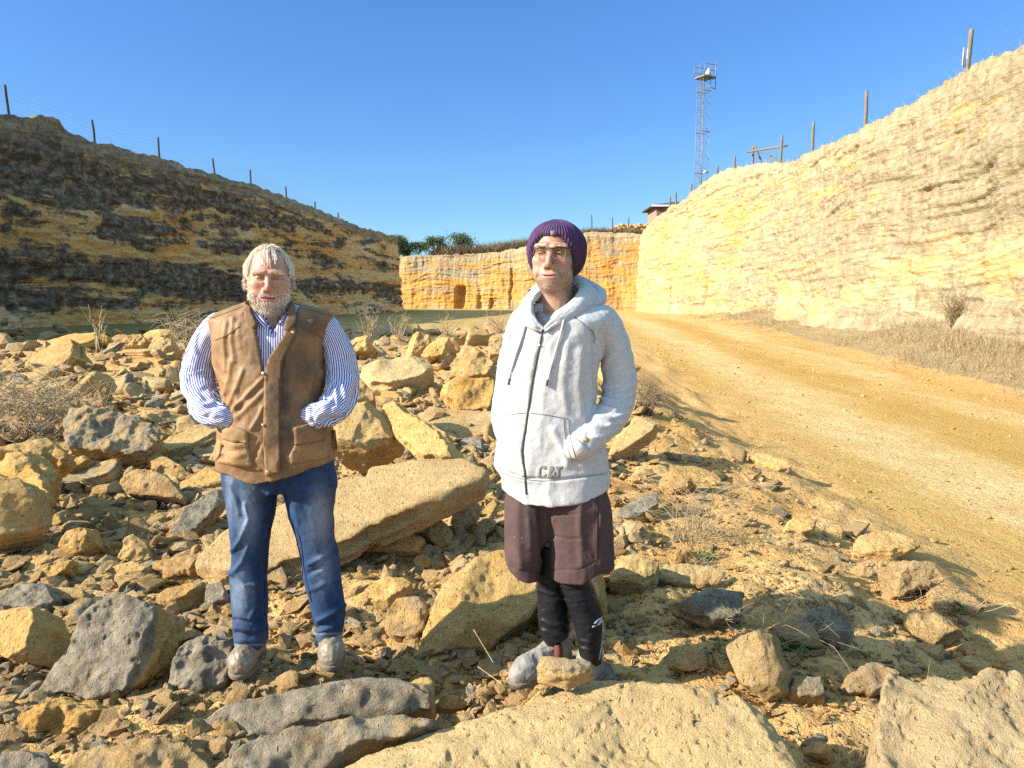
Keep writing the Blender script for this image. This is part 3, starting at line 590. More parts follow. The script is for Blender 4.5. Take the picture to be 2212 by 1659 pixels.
hero('faceted tan stone at left below the smooth boulder', [(122, 1183), (135, 1150), (190, 1140), (197, 1165), (180, 1187), (140, 1194)], 0.17, FACE, None, (0.2, 0.1), 'block')
hero('pyramid-shaped rock in the left rubble above the grey slab', [(256, 1202), (276, 1150), (302, 1160), (331, 1196), (325, 1209), (280, 1209)], 0.17, (0.15, -0.75, 0.6), None, (0.35, 0.3))
hero('orange-faced wedge at left above the dark grey flat rock', [(58, 1247), (110, 1216), (152, 1210), (140, 1236), (100, 1257), (65, 1254)], 0.12, FACE, None, (0.0, 0.0))
hero('flat ochre shell-shaped stone above the large grey slab', [(238, 1222), (290, 1210), (322, 1225), (305, 1237), (260, 1236)], 0.09, MID, None, (0.0, 0.0))
hero('flat tan stone left of the bearded man\'s knee', [(323, 1212), (370, 1195), (428, 1205), (415, 1227), (350, 1237)], 0.11, UP, None, (0.1, 0.0))
hero('long brown stone behind the top of the grey slab', [(102, 1268), (180, 1272), (192, 1288), (110, 1298)], 0.12, MID, None, (0.1, 0.1))
hero('sloping tan slab left of the bearded man\'s shin', [(328, 1292), (360, 1266), (430, 1250), (442, 1262), (380, 1292)], 0.10, UP, None, (0.05, 0.0), 'slab')
hero('dark grey cube-like rock touching the bearded man\'s shin', [(434, 1292), (440, 1260), (480, 1255), (494, 1275), (490, 1296), (460, 1302)], 0.13, MID, None, (0.95, 0.7), 'block')
hero('low tan rock behind the dark boulder at the boot', [(318, 1372), (340, 1350), (390, 1343), (422, 1360), (415, 1380), (340, 1384)], 0.12, MID, None, (0.1, 0.2))
# between the men
hero('pale yellow broad slab in the back rubble between the men', [(770, 800), (830, 770), (920, 766), (945, 786), (925, 806), (900, 816), (860, 826), (800, 818)], 0.4, (0, -0.5, 0.85), None, (0.05, 0.0), 'slab', 0.6)
hero('tall yellow block standing left of the hooded man\'s elbow', [(968, 815), (977, 777), (1005, 739), (1064, 763), (1070, 808), (1030, 825)], 0.6, (-0.2, -0.75, 0.6), None, (0.0, 0.0), 'block', 0.8, 0.04)
hero('squat brown block under the tall yellow one by the elbow', [(955, 850), (955, 822), (985, 812), (1070, 816), (1066, 880), (985, 884), (976, 862)], 0.45, (-0.05, -0.9, 0.4), None, (0.15, 0.0), 'block', 0.5)
hero('pointed upright slab in the back rubble between the men', [(885, 762), (897, 714), (932, 725), (926, 746), (905, 768)], 0.45, (0.2, -0.8, 0.5), None, (0.0, 0.0), 'slab')
hero('broad leaning rock right of the pointed upright slab', [(908, 772), (930, 735), (965, 724), (978, 745), (960, 768)], 0.5, FACE, None, (0.1, 0.0))
hero('brown cracked block at the back, beside the hooded man\'s sleeve', [(1050, 760), (1056, 725), (1085, 716), (1100, 730), (1098, 765)], 0.5, FACE, None, (0.2, 0.1), 'block')
hero('rough rock on the back edge beside the bearded man\'s shoulder', [(750, 755), (757, 728), (790, 722), (800, 745), (785, 762)], 0.5, FACE, None, (0.1, 0.0))
hero('leaning tan slab behind the bearded man\'s left elbow', [(745, 870), (760, 790), (800, 828), (820, 850), (790, 875)], 0.35, RF, 7.6, (0.1, 0.0), 'slab', 0.6)
hero('large shaded block beside the bearded man\'s vest pocket', [(715, 955), (722, 900), (760, 870), (800, 862), (830, 890), (866, 940), (850, 957), (790, 976)], 0.45, (0.25, -0.85, 0.4), 5.6, (0.0, 0.0), 'block', 0.7)
hero('sunlit slab propped against the large shaded block', [(820, 868), (850, 865), (900, 900), (940, 930), (982, 986), (960, 992), (905, 985), (865, 945), (830, 892)], 0.16, (-0.25, -0.7, 0.65), 5.4, (0.0, 0.0), 'slab', 0.6)
hero('flat pale slab left of the hooded man\'s forearm', [(903, 896), (930, 880), (1065, 884), (1075, 925), (1000, 938), (930, 914)], 0.14, UP, None, (0.1, 0.0), 'slab', 0.6)
hero('shaded round-ended rock beneath the long tan slab', [(778, 1178), (830, 1152), (890, 1150), (917, 1170), (900, 1196), (850, 1198), (785, 1190)], 0.2, FACE, None, (0.0, 0.2), 'boulder')
hero('heart-shaped tan stone right under the long slab', [(921, 1152), (925, 1135), (950, 1118), (976, 1145), (970, 1172), (945, 1185)], 0.13, FACE, None, (0.1, 0.1))
hero('upright brown slab left of the shorts', [(974, 1122), (990, 1075), (1017, 1073), (1012, 1110), (985, 1152)], 0.13, LF, None, (0.0, 0.0), 'slab')
hero('half-buried orange stone touching the shorts', [(1018, 1147), (1045, 1120), (1074, 1124), (1066, 1147), (1030, 1160)], 0.13, FACE, None, (0.0, 0.0))
hero('small round stone between the long and the thick slab', [(892, 1205), (910, 1196), (932, 1205), (930, 1228), (895, 1224)], 0.1, FACE, None, (0.0, 0.0))
hero('flat pale slab between the men\'s knees', [(738, 1277), (760, 1256), (820, 1250), (880, 1236), (887, 1260), (840, 1295), (790, 1303), (745, 1292)], 0.11, UP, None, (0.0, 0.0), 'slab', 0.7)
hero('tan rock with a grey top against the thick slab\'s left end', [(823, 1338), (860, 1286), (905, 1280), (914, 1300), (905, 1352), (870, 1374), (835, 1368)], 0.17, (-0.2, -0.7, 0.68), None, (0.5, 0.0))
hero('small brown triangular stone at the foot of the thick slab', [(833, 1447), (870, 1412), (917, 1440), (910, 1452)], 0.09, FACE, None, (0.2, 0.1))
hero('orange-brown stone wedged between the huge and the grey-faced rocks', [(943, 1530), (965, 1498), (1012, 1512), (990, 1534)], 0.10, FACE, 2.75, (0.0, 0.0))
# right bank
hero('sunlit layered slab tilted beside the hooded man\'s hip', [(1308, 978), (1330, 932), (1375, 898), (1410, 904), (1422, 920), (1382, 952), (1330, 988)], 0.16, (-0.25, -0.6, 0.75), None, (0.0, 0.0), 'slab', 0.6)
hero('white-faced angular rock on the bank right of the hoodie hem', [(1418, 1047), (1435, 1025), (1465, 1002), (1497, 1025), (1487, 1047), (1450, 1057)], 0.17, LF, None, (0.1, 0.2))
hero('dark grey slab with ochre edge right of the shorts', [(1322, 1110), (1370, 1076), (1420, 1058), (1428, 1078), (1380, 1112)], 0.10, UP, None, (0.9, 0.0), 'slab')
hero('rough grey-tan rock just right of the shorts\' hem', [(1320, 1250), (1325, 1215), (1370, 1192), (1425, 1205), (1430, 1232), (1380, 1262)], 0.16, MID, None, (0.3, 0.3))
hero('dark grey rounded rock right of the hooded man\'s shin', [(1468, 1292), (1500, 1270), (1560, 1268), (1602, 1284), (1609, 1330), (1570, 1338), (1500, 1314)], 0.2, (0.1, -0.7, 0.7), None, (0.9, 0.7), 'boulder', 1.1)
hero('blue-grey split rock in the middle of the shadow at right', [(1765, 1302), (1790, 1297), (1830, 1320), (1857, 1365), (1830, 1388), (1780, 1372)], 0.17, RF, None, (1.0, 0.8))
hero('square brown rock at the edge of the shadow, far right', [(1958, 1332), (1975, 1310), (2050, 1330), (2082, 1360), (2040, 1383), (1965, 1362)], 0.15, MID, None, (0.25, 0.2), 'block')
hero('tall tan block with shaded front beside the track at right', [(1936, 1282), (1945, 1226), (1960, 1210), (2040, 1225), (2048, 1250), (2000, 1267), (1960, 1284)], 0.2, (0.1, -0.85, 0.5), None, (0.0, 0.0), 'block')
hero('flat tan stone leaning on the tall block beside the track', [(2008, 1262), (2060, 1262), (2132, 1300), (2112, 1322), (2020, 1312)], 0.08, MID, None, (0.0, 0.0), 'slab')
hero('broad flat pale stone half sunk in the bank at right', [(1848, 1176), (1860, 1150), (1930, 1144), (1987, 1165), (1960, 1183), (1880, 1192)], 0.09, UP, None, (0.0, 0.0), 'slab')
hero('pale stone in the weeds near the top of the right bank', [(1693, 1142), (1710, 1117), (1760, 1119), (1757, 1147)], 0.14, MID, None, (0.2, 0.1))
hero('tan stone just right of the pale one in the weeds', [(1757, 1150), (1765, 1124), (1822, 1132), (1816, 1156)], 0.12, MID, None, (0.1, 0.2))
hero('thin flat stone on the bank right of the hoodie', [(1616, 985), (1640, 975), (1700, 995), (1712, 1007), (1670, 1009)], 0.08, UP, None, (0.1, 0.0), 'slab')
hero('tan stone above the green tuft right of the shorts', [(1448, 1202), (1470, 1178), (1500, 1190), (1491, 1212), (1460, 1220)], 0.12, FACE, None, (0.0, 0.0))
hero('low broad tan rock below the green tuft', [(1418, 1242), (1440, 1221), (1520, 1219), (1562, 1235), (1550, 1258), (1440, 1258)], 0.13, MID, None, (0.35, 0.1))
hero('tan cone-shaped stone left of the tall block by the track', [(1858, 1242), (1865, 1217), (1892, 1235), (1880, 1248)], 0.1, FACE, None, (0.0, 0.0))
hero('grey stone with a sunlit foot left of the chunky tan block', [(1456, 1437), (1475, 1400), (1520, 1405), (1532, 1440), (1480, 1448)], 0.13, FACE, None, (0.4, 0.0))
hero('brown flat rock in shade behind the chunky tan block', [(1668, 1345), (1700, 1332), (1762, 1345), (1777, 1390), (1700, 1382)], 0.13, MID, None, (0.4, 0.2))
hero('flat oval stone below the square brown rock in shade', [(1968, 1397), (2000, 1382), (2042, 1395), (2030, 1412)], 0.08, UP, None, (0.1, 0.1))
hero('long shaded stone lying along the right edge', [(2088, 1388), (2110, 1380), (2182, 1420), (2184, 1447), (2150, 1442)], 0.11, MID, None, (0.2, 0.1))
hero('flat shaded stone left of the long one at the right edge', [(2073, 1427), (2090, 1412), (2147, 1430), (2140, 1449)], 0.07, UP, None, (0.1, 0.1))
hero('small grey stone in the gap between the two foreground boulders', [(1733, 1607), (1760, 1580), (1792, 1590), (1772, 1614)], 0.08, MID, None, (0.7, 0.4))
hero('small tan stone below the grey one in the foreground gap', [(1758, 1629), (1780, 1605), (1805, 1620), (1797, 1650)], 0.08, FACE, None, (0.0, 0.0))

def ico(sub):
    bm = bmesh.new(); bmesh.ops.create_icosphere(bm, subdivisions=sub, radius=1.0)
    V = np.array([v.co[:] for v in bm.verts]); Fc = np.array([[v.index for v in f.verts] for f in bm.faces]); bm.free(); return V, Fc
ICO = {k: ico(k) for k in (1, 2, 3, 4)}
def poly_rock(dims, seed, sub, rough=0.05, k=0.05):
    """angular stone: a sphere cut by planes, chipped by noise"""
    r = np.random.default_rng(seed); D, Fc = ICO[sub]
    nn = r.normal(size=(r.integers(9, 14), 3)); nn[:6] = np.array([(1, 0, 0), (-1, 0, 0), (0, 1, 0), (0, -1, 0), (0, 0, 1), (0, 0, -1)]) + r.normal(size=(6, 3)) * 0.22
    nn /= np.linalg.norm(nn, axis=1)[:, None]; dd = r.uniform(0.62, 1.0, len(nn)); dd[:6] = r.uniform(0.66, 0.84, 6)
    c = D @ nn.T; R = np.where(c > 0.05, dd / np.maximum(c, 0.05), 9)
    soft = -k * np.log(np.exp(-np.minimum(R, 3) / k).sum(1)); am = np.argmin(R, 1)
    V = D * soft[:, None]; V *= (1 + 0.045 * np.tanh(4 * vn(V[:, 2] * 9 + 0.6 * V[:, 0] + seed, 0.3 * V[:, 0], 0.3 * V[:, 1], seed + 2)) * (np.abs(D[:, 2]) < 0.75))[:, None]; V *= (1 + rough * fbm(V[:, 0] * 2.3 + seed, V[:, 1] * 2.3, V[:, 2] * 2.3, 4, seed))[:, None]
    gface = r.uniform(0, 1, len(nn)) < 0.4
    return V * np.asarray(dims) / 1.6, Fc, gface[am].astype(float) * 0.9
KINDS = [('slab', (1.0, 0.72, 0.22)), ('block', (1.0, 0.78, 0.6)), ('shard', (1.0, 0.46, 0.3)), ('chunk', (1.0, 0.85, 0.45))]
VAR = []
for i in range(32):
    kn, dm = KINDS[i % 4]; V, Fc, g = poly_rock(dm, 500 + i, 4, 0.06, 0.012)
    me = mesh(kn, V, Fc); attr(me, 'grey', g); me.materials.append(M['rock']); VAR.append((kn, me))
def zone(px, py):
    hz = ('at the far left' if px < 190 else 'left of the bearded man' if px < 480 else "behind the bearded man's legs" if px < 745
          else 'between the two men' if px < 1075 else 'behind the hooded man' if px < 1330 else 'beside the track' )
    dz = 'in the foreground' if py > 1380 else 'in the near rubble' if py > 1180 else 'in the middle rubble' if py > 960 else 'in the upper rubble' if py > 800 else 'along the back edge'
    return dz + ' ' + hz
def man_hidden(px, py):
    return (472 < px < 735 and 655 < py < 1420) or (1075 < px < 1318 and 640 < py < 1430) or (395 < px < 480 and 720 < py < 905) or (725 < px < 768 and 720 < py < 890)
made = []
tries = 0
while len(made) < 205 and tries < 4000:
    tries += 1
    py = 722 + 760 * rnd.random() ** 1.15; px = rnd.uniform(-15, 2150)
    if px > 1330:
        if py < 900 or rnd.random() < 0.84: continue
        lim = np.interp(py, [900, 1050, 1220, 1400], [1540, 1740, 2010, 2190])
        if px > lim: continue
    if man_hidden(px, py): continue
    w = float(np.clip(np.exp(rnd.gauss(3.78, 0.36)), 26, 95))
    if px > 1330: w *= 0.8
    if any(abs(px - a) < hw * 0.75 + w * 0.2 and abs(py - b) < 0.55 * (hw + w * 0.3) and hw > 14 for a, b, _, hw in HERO_PX): continue
    Y = hit(px, py); pos = P(px, py, Y); s = w * Y / F
    if min(abs(pos[0] + 0.92) + abs(pos[1] - 3.0), abs(pos[0] - 0.2) + abs(pos[1] - 2.9)) < 0.42 or s > 0.9: continue
    vi = rnd.randrange(32); kn, me = VAR[vi]
    o = obj(kn, me); o.location = pos + np.array((0, 0, 0.10 * s))
    o.rotation_euler = (rnd.gauss(0, 0.36) + (0.45 if rnd.random() < .25 else 0), rnd.gauss(-0.12, 0.32), rnd.uniform(0, 6.28)); o.scale = (s * 0.95, s * 0.95, s * rnd.uniform(0.8, 1.3))
    gr = 1.0 if rnd.random() < 0.30 else (0.45 if rnd.random() < .3 else 0.0); o.color = (gr, rnd.uniform(0.55, 1.0), 1, 1)
    made.append((o, px, py, w, kn, gr)); HERO_PX.append((px, py, Y, w * 0.42))
lab = {}
for o, px, py, w, kn, gr in made:
    sz = 'large' if w > 52 else 'medium' if w > 36 else 'small'
    cl_ = 'grey-stained' if gr > 0.9 else 'ochre' if gr == 0 else 'brownish'
    lab.setdefault(f'{sz} {cl_} {kn} {zone(px, py)}', []).append((px, o))
ORD = ['leftmost', 'second from left', 'third from left', 'fourth from left', 'fifth from left', 'sixth from left', 'seventh from left', 'eighth from left']
for l, os_ in lab.items():
    os_.sort(key=lambda q: q[0])
    for k, (px, o) in enumerate(os_): tag(o, l if len(os_) == 1 else f'{l}, {ORD[min(k, 7)]}', 'rock', 'loose rocks of the rubble field', 'thing')

def scatter(name, n, sampler, size, kinds, mat, label, seed, sub=1, flatten=0.75, grey_p=0.3):
    r = np.random.default_rng(seed); base = [poly_rock(KINDS[(0, 2, 0, 3, 1, 2, 0, 3)[i % 8]][1], seed * 7 + i, sub, 0.08, 0.008) for i in range(16)]
    VV, FF, GG = [], [], []; off = 0
    pos = sampler(r, n)
    for i, (x, y, pxw) in enumerate(pos):
        V, Fc, g = base[r.integers(16)]; s = pxw
        a, b, c = r.uniform(0, 6.28), r.normal(0, 0.45), r.normal(0, 0.45)
        R = np.array(Matrix.Rotation(a, 3, 'Z') @ Matrix.Rotation(b, 3, 'X') @ Matrix.Rotation(c, 3, 'Y'))
        W = (V * s) @ R.T; VV.append(W + (x, y, 0)); FF.append(Fc + off); off += len(V)
        GG.append(g if r.random() < grey_p else g * 0.0)
    V = np.concatenate(VV); ctr = np.array([(p[0], p[1]) for p in pos]); hz = H(ctr[:, 0], ctr[:, 1]) + np.array([p[2] for p in pos]) * 0.10
    V[:, 2] += np.repeat(hz, [len(v) for v in VV])
    me = mesh(name, V, np.concatenate(FF), False); attr(me, 'grey', np.concatenate(GG))
    o = obj(name, me, mat); o.color = (1, 1, 1, 1)
    return tag(o, label, None, None, 'stuff')
def rubble_sampler(pxr, pyr, pw, lo, hi):
    def f(r, n):
        out = []
        while len(out) < n:
            py = pyr[0] + (pyr[1] - pyr[0]) * r.random() ** pw; px = r.uniform(*pxr)
            lim = np.interp(py, [730, 800, 900, 1050, 1220, 1500], [1090, 1340, 1480, 1700, 1960, 2230])
            if px > lim or (lo < 12 and px < 1330 and r.random() < 0.45) or r.random() < (0.62 if lo > 12 else 0.0) * sm(1180, 1380, px): continue
            Y = hit_fast(px, py); w = np.clip(np.exp(r.normal(math.log(lo), hi)), lo * 0.45, lo * 2.6)
            p = P(px, py, Y); out.append((p[0], p[1], w * Y / F))
        return out
    return f
_hy = np.linspace(715, 1750, 120); _hx = np.linspace(-60, 2280, 60)
_ht = np.array([[hit(x, y) for x in _hx] for y in _hy])
def hit_fast(px, py):
    i = np.clip(np.searchsorted(_hy, py) - 1, 0, 118); u = (py - _hy[i]) / (_hy[1] - _hy[0]); row = _ht[i] * (1 - u) + _ht[i + 1] * u
    return float(np.interp(px, _hx, row))
scatter('rubble', 7500, rubble_sampler((-40, 1400), (716, 1660), 0.95, 25, 0.42), None, None, M['stone'], 'loose broken stones filling the gaps of the rubble field', 61, 2)
scatter('gravel', 11000, rubble_sampler((-40, 2230), (740, 1720), 0.75, 7.5, 0.45), None, None, M['stone'], 'small ochre gravel strewn over the bank and rubble', 62, 1, grey_p=0.2)
scatter('rubble', 1500, rubble_sampler((1330, 2235), (860, 1560), 0.8, 11.5, 0.5), None, None, M['stone'], 'bank stones and clods between the hooded man and the track', 64, 2, grey_p=0.25)
def road_s(r, n):
    out = []
    while len(out) < n:
        y = 4 + 30 * r.random() ** 1.6; q = r.random(); x = road_l(y) + (road_r(y) - road_l(y)) * q
        if x > 0.72 * y + 1 or r.random() > (0.35 + 0.65 * (abs(q - 0.5) > 0.42)): continue
        out.append((x, y, np.clip(np.exp(r.normal(math.log(0.018), 0.5)), 0.008, 0.07) * (1 + y / 25)))
    return out
scatter('road_gravel', 2600, road_s, None, None, M['stone'], 'small pale pebbles scattered over the dirt track', 63, 1, grey_p=0.15)

# ---------------------------------------------------------------- fences, tower, house, plants
M['post'] = flat('weathered_post', (0.17, 0.14, 0.105), 0.9, 0.4, 60, 0.2)
M['post_dark'] = flat('dark_post', (0.075, 0.062, 0.055), 0.9, 0.4, 60, 0.2)
M['wire'] = flat('fence_wire', (0.20, 0.19, 0.18), 0.6, spec=0.4)
M['galv'] = flat('galvanised_steel', (0.20, 0.20, 0.20), 0.5, Metallic=0.3)
M['white'] = flat('white_board', (0.72, 0.71, 0.68), 0.6)
M['twig'] = flat('dry_twig', (0.34, 0.26, 0.155), 0.9, var=0.2)
M['straw'] = flat('dry_straw', (0.40, 0.30, 0.155), 0.9, var=0.25, bscale=40)
M['weed'] = flat('dead_weed', (0.27, 0.205, 0.115), 0.9, var=0.3, bscale=30)
M['leaf'] = flat('leaf_green', (0.070, 0.098, 0.030), 0.7, var=0.3, bscale=25)
M['leaf_near'] = flat('leaf_bright', (0.055, 0.10, 0.02), 0.6, var=0.25)
M['scrub'] = flat('brown_scrub', (0.17, 0.125, 0.07), 0.9, var=0.3, bscale=10)
M['bark'] = flat('bark', (0.09, 0.07, 0.05), 0.9)

def post_mesh(h, r, seed):
    k = random.Random(seed); p = [(0, 0, -0.4), (k.uniform(-.02, .02), k.uniform(-.02, .02), h * 0.5), (k.uniform(-.03, .03), k.uniform(-.03, .03), h)]
    V, f, _ = tube(spline(p, 6), np.array([1.05, 1.03, 1.0, 1.0, 0.97, 0.95]) * r, 8); return mesh('post', V, f)
def fence(name, label, group, stations, V, mat, mesh_h=0.9, r=0.07, sag=0.03):
    """stations: (px at the foot, Y, height, lean); the foot stands on the rim mesh V"""
    feet = []
    for px, Y, h, ln in stations:
        x = (px - 1106) / F * Y / CT; z = rim_z(V, x, Y); 
        x = P(px, 829.5 - F * math.tan(math.atan2(z - CZ, Y) + PITCH), Y)[0]
        feet.append((x, Y, z, h, ln))
    f0 = empty(name, Vector(feet[len(feet) // 2][:3]), label, 'fence', group)
    wires = MB(); tops = []
    for i, (x, y, z, h, ln) in enumerate(feet):
        o = obj('post', post_mesh(h, r, i), mat, f0, Vector((x, y, z))); o.rotation_euler = (0, ln, 0)
        tops.append((np.array((x, y, z)), np.array((math.sin(ln), 0, math.cos(ln))) , h))
    for (a, ua, ha), (b, ub, hb) in zip(tops[:-1], tops[1:]):
        for q in (0.2, 0.34, 0.48, 0.62, 0.78, 0.95):
            pa, pb = a + ua * ha * q, b + ub * hb * q; mid = (pa + pb) / 2 - (0, 0, sag)
            wires.tube(spline([pa, mid, pb], 5), 0.004, 3)
        L = np.linalg.norm(b - a); nst = max(2, int(L / 0.45))
        for k in range(1, nst):
            u = k / nst; p0 = a + (b - a) * u; hh = (ha + (hb - ha) * u) * 0.62
            wires.tube([p0 + (0, 0, 0.05), p0 + (0, 0, hh)], 0.0025, 3)
    w = wires.build('wire', M['wire'], f0); return f0, feet
fence('fence', 'wire fence on dark posts along the rim of the dark left cliff', None,
      [(-120, 34, 1.45, -0.06), (20, 38.6, 1.5, -0.075), (204, 44, 1.38, -0.02), (345, 49, 1.5, -0.015), (465, 54.5, 1.3, -0.09), (542, 58.5, 1.15, -0.03), (618, 63, 1.05, 0), (681, 67.5, 1.0, 0), (731, 72, 1.1, 0.01), (743, 73, 0.95, 0), (772, 76.5, 0.95, 0), (788, 78, 0.9, 0.02), (800, 79, 1.0, 0)], clV, M['post_dark'], r=0.065)
RF_ = [(1419, 82.5, 1.3, 0), (1447, 76, 1.6, 0), (1460, 74.5, 1.7, -.02), (1493, 69.5, 1.3, 0), (1549, 63, 1.25, 0), (1586, 60.5, 1.35, 0), (1626, 57.5, 1.65, -.02), (1686, 52.3, 1.9, 0.015), (1755, 45, 1.75, 0.01), (1868, 37, 1.95, 0.01), (2087, 28.5, 1.75, 0.04), (2290, 23.2, 1.6, 0.0)]
f1, feet = fence('fence', 'wire fence on grey poles along the rim of the sunlit right cliff', None, RF_, crV, M['post'], r=0.085)
# strainer of crossed poles in the right fence
A_, B_ = np.array(feet[6][:3]), np.array(feet[7][:3])
for nm, pa, pb, r_ in (('rail', A_ + (-0.45, -0.1, 1.22), B_ + (0.35, -0.1, 1.22), 0.075), ('brace', A_ + (1.0, -0.12, 1.12), B_ + (-0.05, -0.12, 0.0), 0.075), ('brace', A_ + (0.0, -0.16, 1.7), A_ + (0.85, -0.3, -0.15), 0.075)):
    MB().tube(spline([pa, (pa + pb) / 2, pb], 5), r_, 8).build(nm, M['post'], f1)
S_ = np.array(feet[10][:3]); sg = empty('sign', Vector(S_ + (0.1, 0.12, 0.7)), 'white sign board seen from behind on the highest pole of the right cliff', 'sign')
rz = np.array(Matrix.Rotation(0.9, 3, 'Z') @ Matrix.Rotation(0.12, 3, 'Y'))
MB().box(S_ + (0.13, 0.17, 1.0), (0.52, 0.015, 0.62), rz).build('panel', M['white'], sg, False)
MB().box(S_ + (-0.08, 0.10, 0.80), (0.36, 0.015, 0.62), rz).build('panel', M['white'], sg, False)
S2 = np.array(feet[5][:3]); tag(MB().box(S2 + (0.14, 0, 0.45), (0.16, 0.02, 0.5)).build('sign', M['white'], None, False), 'tiny white plate on the fence post left of the crossed poles', 'sign')
BP = [(2023 / 1.823 - 0, 93.5), (1135, 93.5), (1046, 95.5), (1274, 92.5), (1326, 92), (1368, 91)]
fence('fence', 'sparse wire fence along the rim of the far back cliff', None, [(1023, 96, 1.2, 0), (1112, 95, 1.2, 0), (1278, 92.5, 2.1, 0), (1323, 92, 2.0, 0), (1358, 91, 1.9, 0)], cbV, M['post_dark'], r=0.06)
def on_rim(V, px, Y):
    x = (px - 1106) / F * Y / CT; return np.array((x, Y, rim_z(V, x, Y)))
s3 = on_rim(cbV, 1024, 96.6); sp = empty('sign', Vector(s3), 'small white notice on a stake on the far back cliff', 'sign')
MB().box(s3 + (0.1, -0.1, 0.75), (0.45, 0.03, 0.55)).build('panel', M['white'], sp, False); MB().tube([s3 - (0, 0, .3), s3 + (0, 0, 1.0)], 0.04, 6).build('stake', M['post'], sp)

# lattice tower
TY = 92.0; tb = np.array((P(1508, 645, TY)[0], TY, 7.0)); ttop = P(1517, 168, TY)[2]
tw = empty('lattice_tower', Vector(tb), 'slim steel lattice tower with a railed platform and aerial behind the right cliff', 'tower')
hw = 0.56; R45 = np.array(Matrix.Rotation(0.5, 3, 'Z')); cs = [np.array((sx * hw, sy * hw, 0)) @ R45.T for sx, sy in ((-1, -1), (1, -1), (1, 1), (-1, 1))]
for c_ in cs: MB().tube([tb + c_, tb + c_ * 0.92 + (0, 0, ttop - tb[2])], 0.036, 6).build('leg', M['galv'], tw)
br = MB(); nb = 26; hb = (ttop - tb[2]) / nb
for i in range(nb):
    z0, z1 = i * hb, (i + 1) * hb
    for k in range(4):
        a, b = cs[k], cs[(k + 1) % 4]; (a, b) = (a, b) if i % 2 else (b, a)
        br.tube([tb + a + (0, 0, z0), tb + b + (0, 0, z1)], 0.018, 4)
        if i % 6 == 0: br.tube([tb + cs[k] + (0, 0, z0), tb + cs[(k + 1) % 4] + (0, 0, z0)], 0.045, 4)
br.build('bracing', M['galv'], tw)
ld = MB(); la = tb + (-0.35, -0.15, 0)
for dx in (-0.18, 0.18): ld.tube([la + (dx, 0, 0), la + (dx, 0, ttop - tb[2])], 0.02, 4)
for i in range(60): ld.tube([la + (-0.18, 0, i * (ttop - tb[2]) / 60), la + (0.18, 0, i * (ttop - tb[2]) / 60)], 0.016, 4)
ld.build('ladder', M['galv'], tw)
pc = np.array((tb[0] + 0.12, TY, ttop)); pf = MB().box(pc, (1.75, 1.75, 0.14), R45).build('platform', M['galv'], tw, False)
rl = MB(); pcs = [np.array((sx * .86, sy * .86, 0)) @ R45.T for sx, sy in ((-1, -1), (1, -1), (1, 1), (-1, 1))]
for k in range(4):
    for h_ in (0.65, 1.3): rl.tube([pc + pcs[k] + (0, 0, h_), pc + pcs[(k + 1) % 4] + (0, 0, h_)], 0.035, 4)
    rl.tube([pc + pcs[k], pc + pcs[k] + (0, 0, 1.3)], 0.04, 4); m_ = (pcs[k] + pcs[(k + 1) % 4]) / 2; rl.tube([pc + m_, pc + m_ + (0, 0, 1.3)], 0.03, 4)
rl.build('railing', M['galv'], tw)
MB().tube(spline([pc + (0.25, -0.2, 0.1), pc + (0.3, -0.3, 0.5), pc + (0.35, -0.2, 0.95)], 6), [0.1, 0.28, 0.3, 0.26, 0.2, 0.1], 10).build('drum', M['white'], tw)
ae = MB(); ax_ = pc + (1.15, -0.3, 0)
ae.tube([ax_ + (0, 0, -1.4), ax_ + (0, 0, 1.9)], 0.045, 6).tube([ax_ + (-0.9, 0.1, -0.2), ax_ + (0, 0, -0.2)], 0.05, 4).tube([ax_ + (-1.0, 0.1, -0.95), ax_ + (0, 0, -1.3)], 0.05, 4)
ae.build('aerial', M['galv'], tw)
for zz in (4.6, 9.0):
    MB().tube([tb + (0.1, -0.62, zz), tb + (0.35, -0.7, zz + 0.3)], [0.16, 0.1], 8).build('lamp', M['white'], tw)

# brick house behind the right rim
def brick():
    t = NT('red_brick'); b = t.n('ShaderNodeTexBrick', Vector=t.scale(t.coord(), (1, 1, 1), rot=(math.pi / 2, 0, 0)), Color1=(0.33, 0.15, 0.08, 1), Color2=(0.26, 0.11, 0.06, 1), Mortar=(0.33, 0.24, 0.18, 1), Scale=4.0)
    return t.done(b.outputs[0], 0.9)
M['brick'] = brick(); M['roof'] = flat('olive_roof', (0.085, 0.072, 0.045), 0.9); M['glass'] = flat('dark_glass', (0.02, 0.03, 0.04), 0.1, spec=0.5)
HY = 97.0; hl = P(1418, 447, HY); hz = hl[2]
ho = empty('brick_house', Vector((hl[0] + 4, HY + 3, hz - 3)), 'red brick house with a low olive roof beyond the right cliff rim', 'house')
wl_ = MB().box((hl[0] + 4.5, HY + 3, hz - 1.7), (9, 6, 3.4)).build('wall', M['brick'], ho, False)
rf = MB(); x0, x1, y0, y1 = hl[0] - 0.7, hl[0] + 9.8, HY - 0.7, HY + 6.7
rf.add(np.array([(x0, y0, hz), (x1, y0, hz), (x1, y1, hz), (x0, y1, hz), (x0, y0, hz + .16), (x1, y0, hz + .16), (x1, y1, hz + .16), (x0, y1, hz + .16), (x0 + 3.4, (y0 + y1) / 2, hz + 1.0), (x1 - 3.4, (y0 + y1) / 2, hz + 1.0)]),
       [np.array([(0, 3, 2, 1), (0, 1, 5, 4), (1, 2, 6, 5), (2, 3, 7, 6), (3, 0, 4, 7), (4, 5, 9, 8), (6, 7, 8, 9)]), np.array([(5, 6, 9), (7, 4, 8)])])
rf.build('roof', M['roof'], ho, False)
MB().box((hl[0] + 4.5, HY - 0.72, hz + 0.08), (10.5, 0.06, 0.22)).build('fascia', M['white'], ho, False)
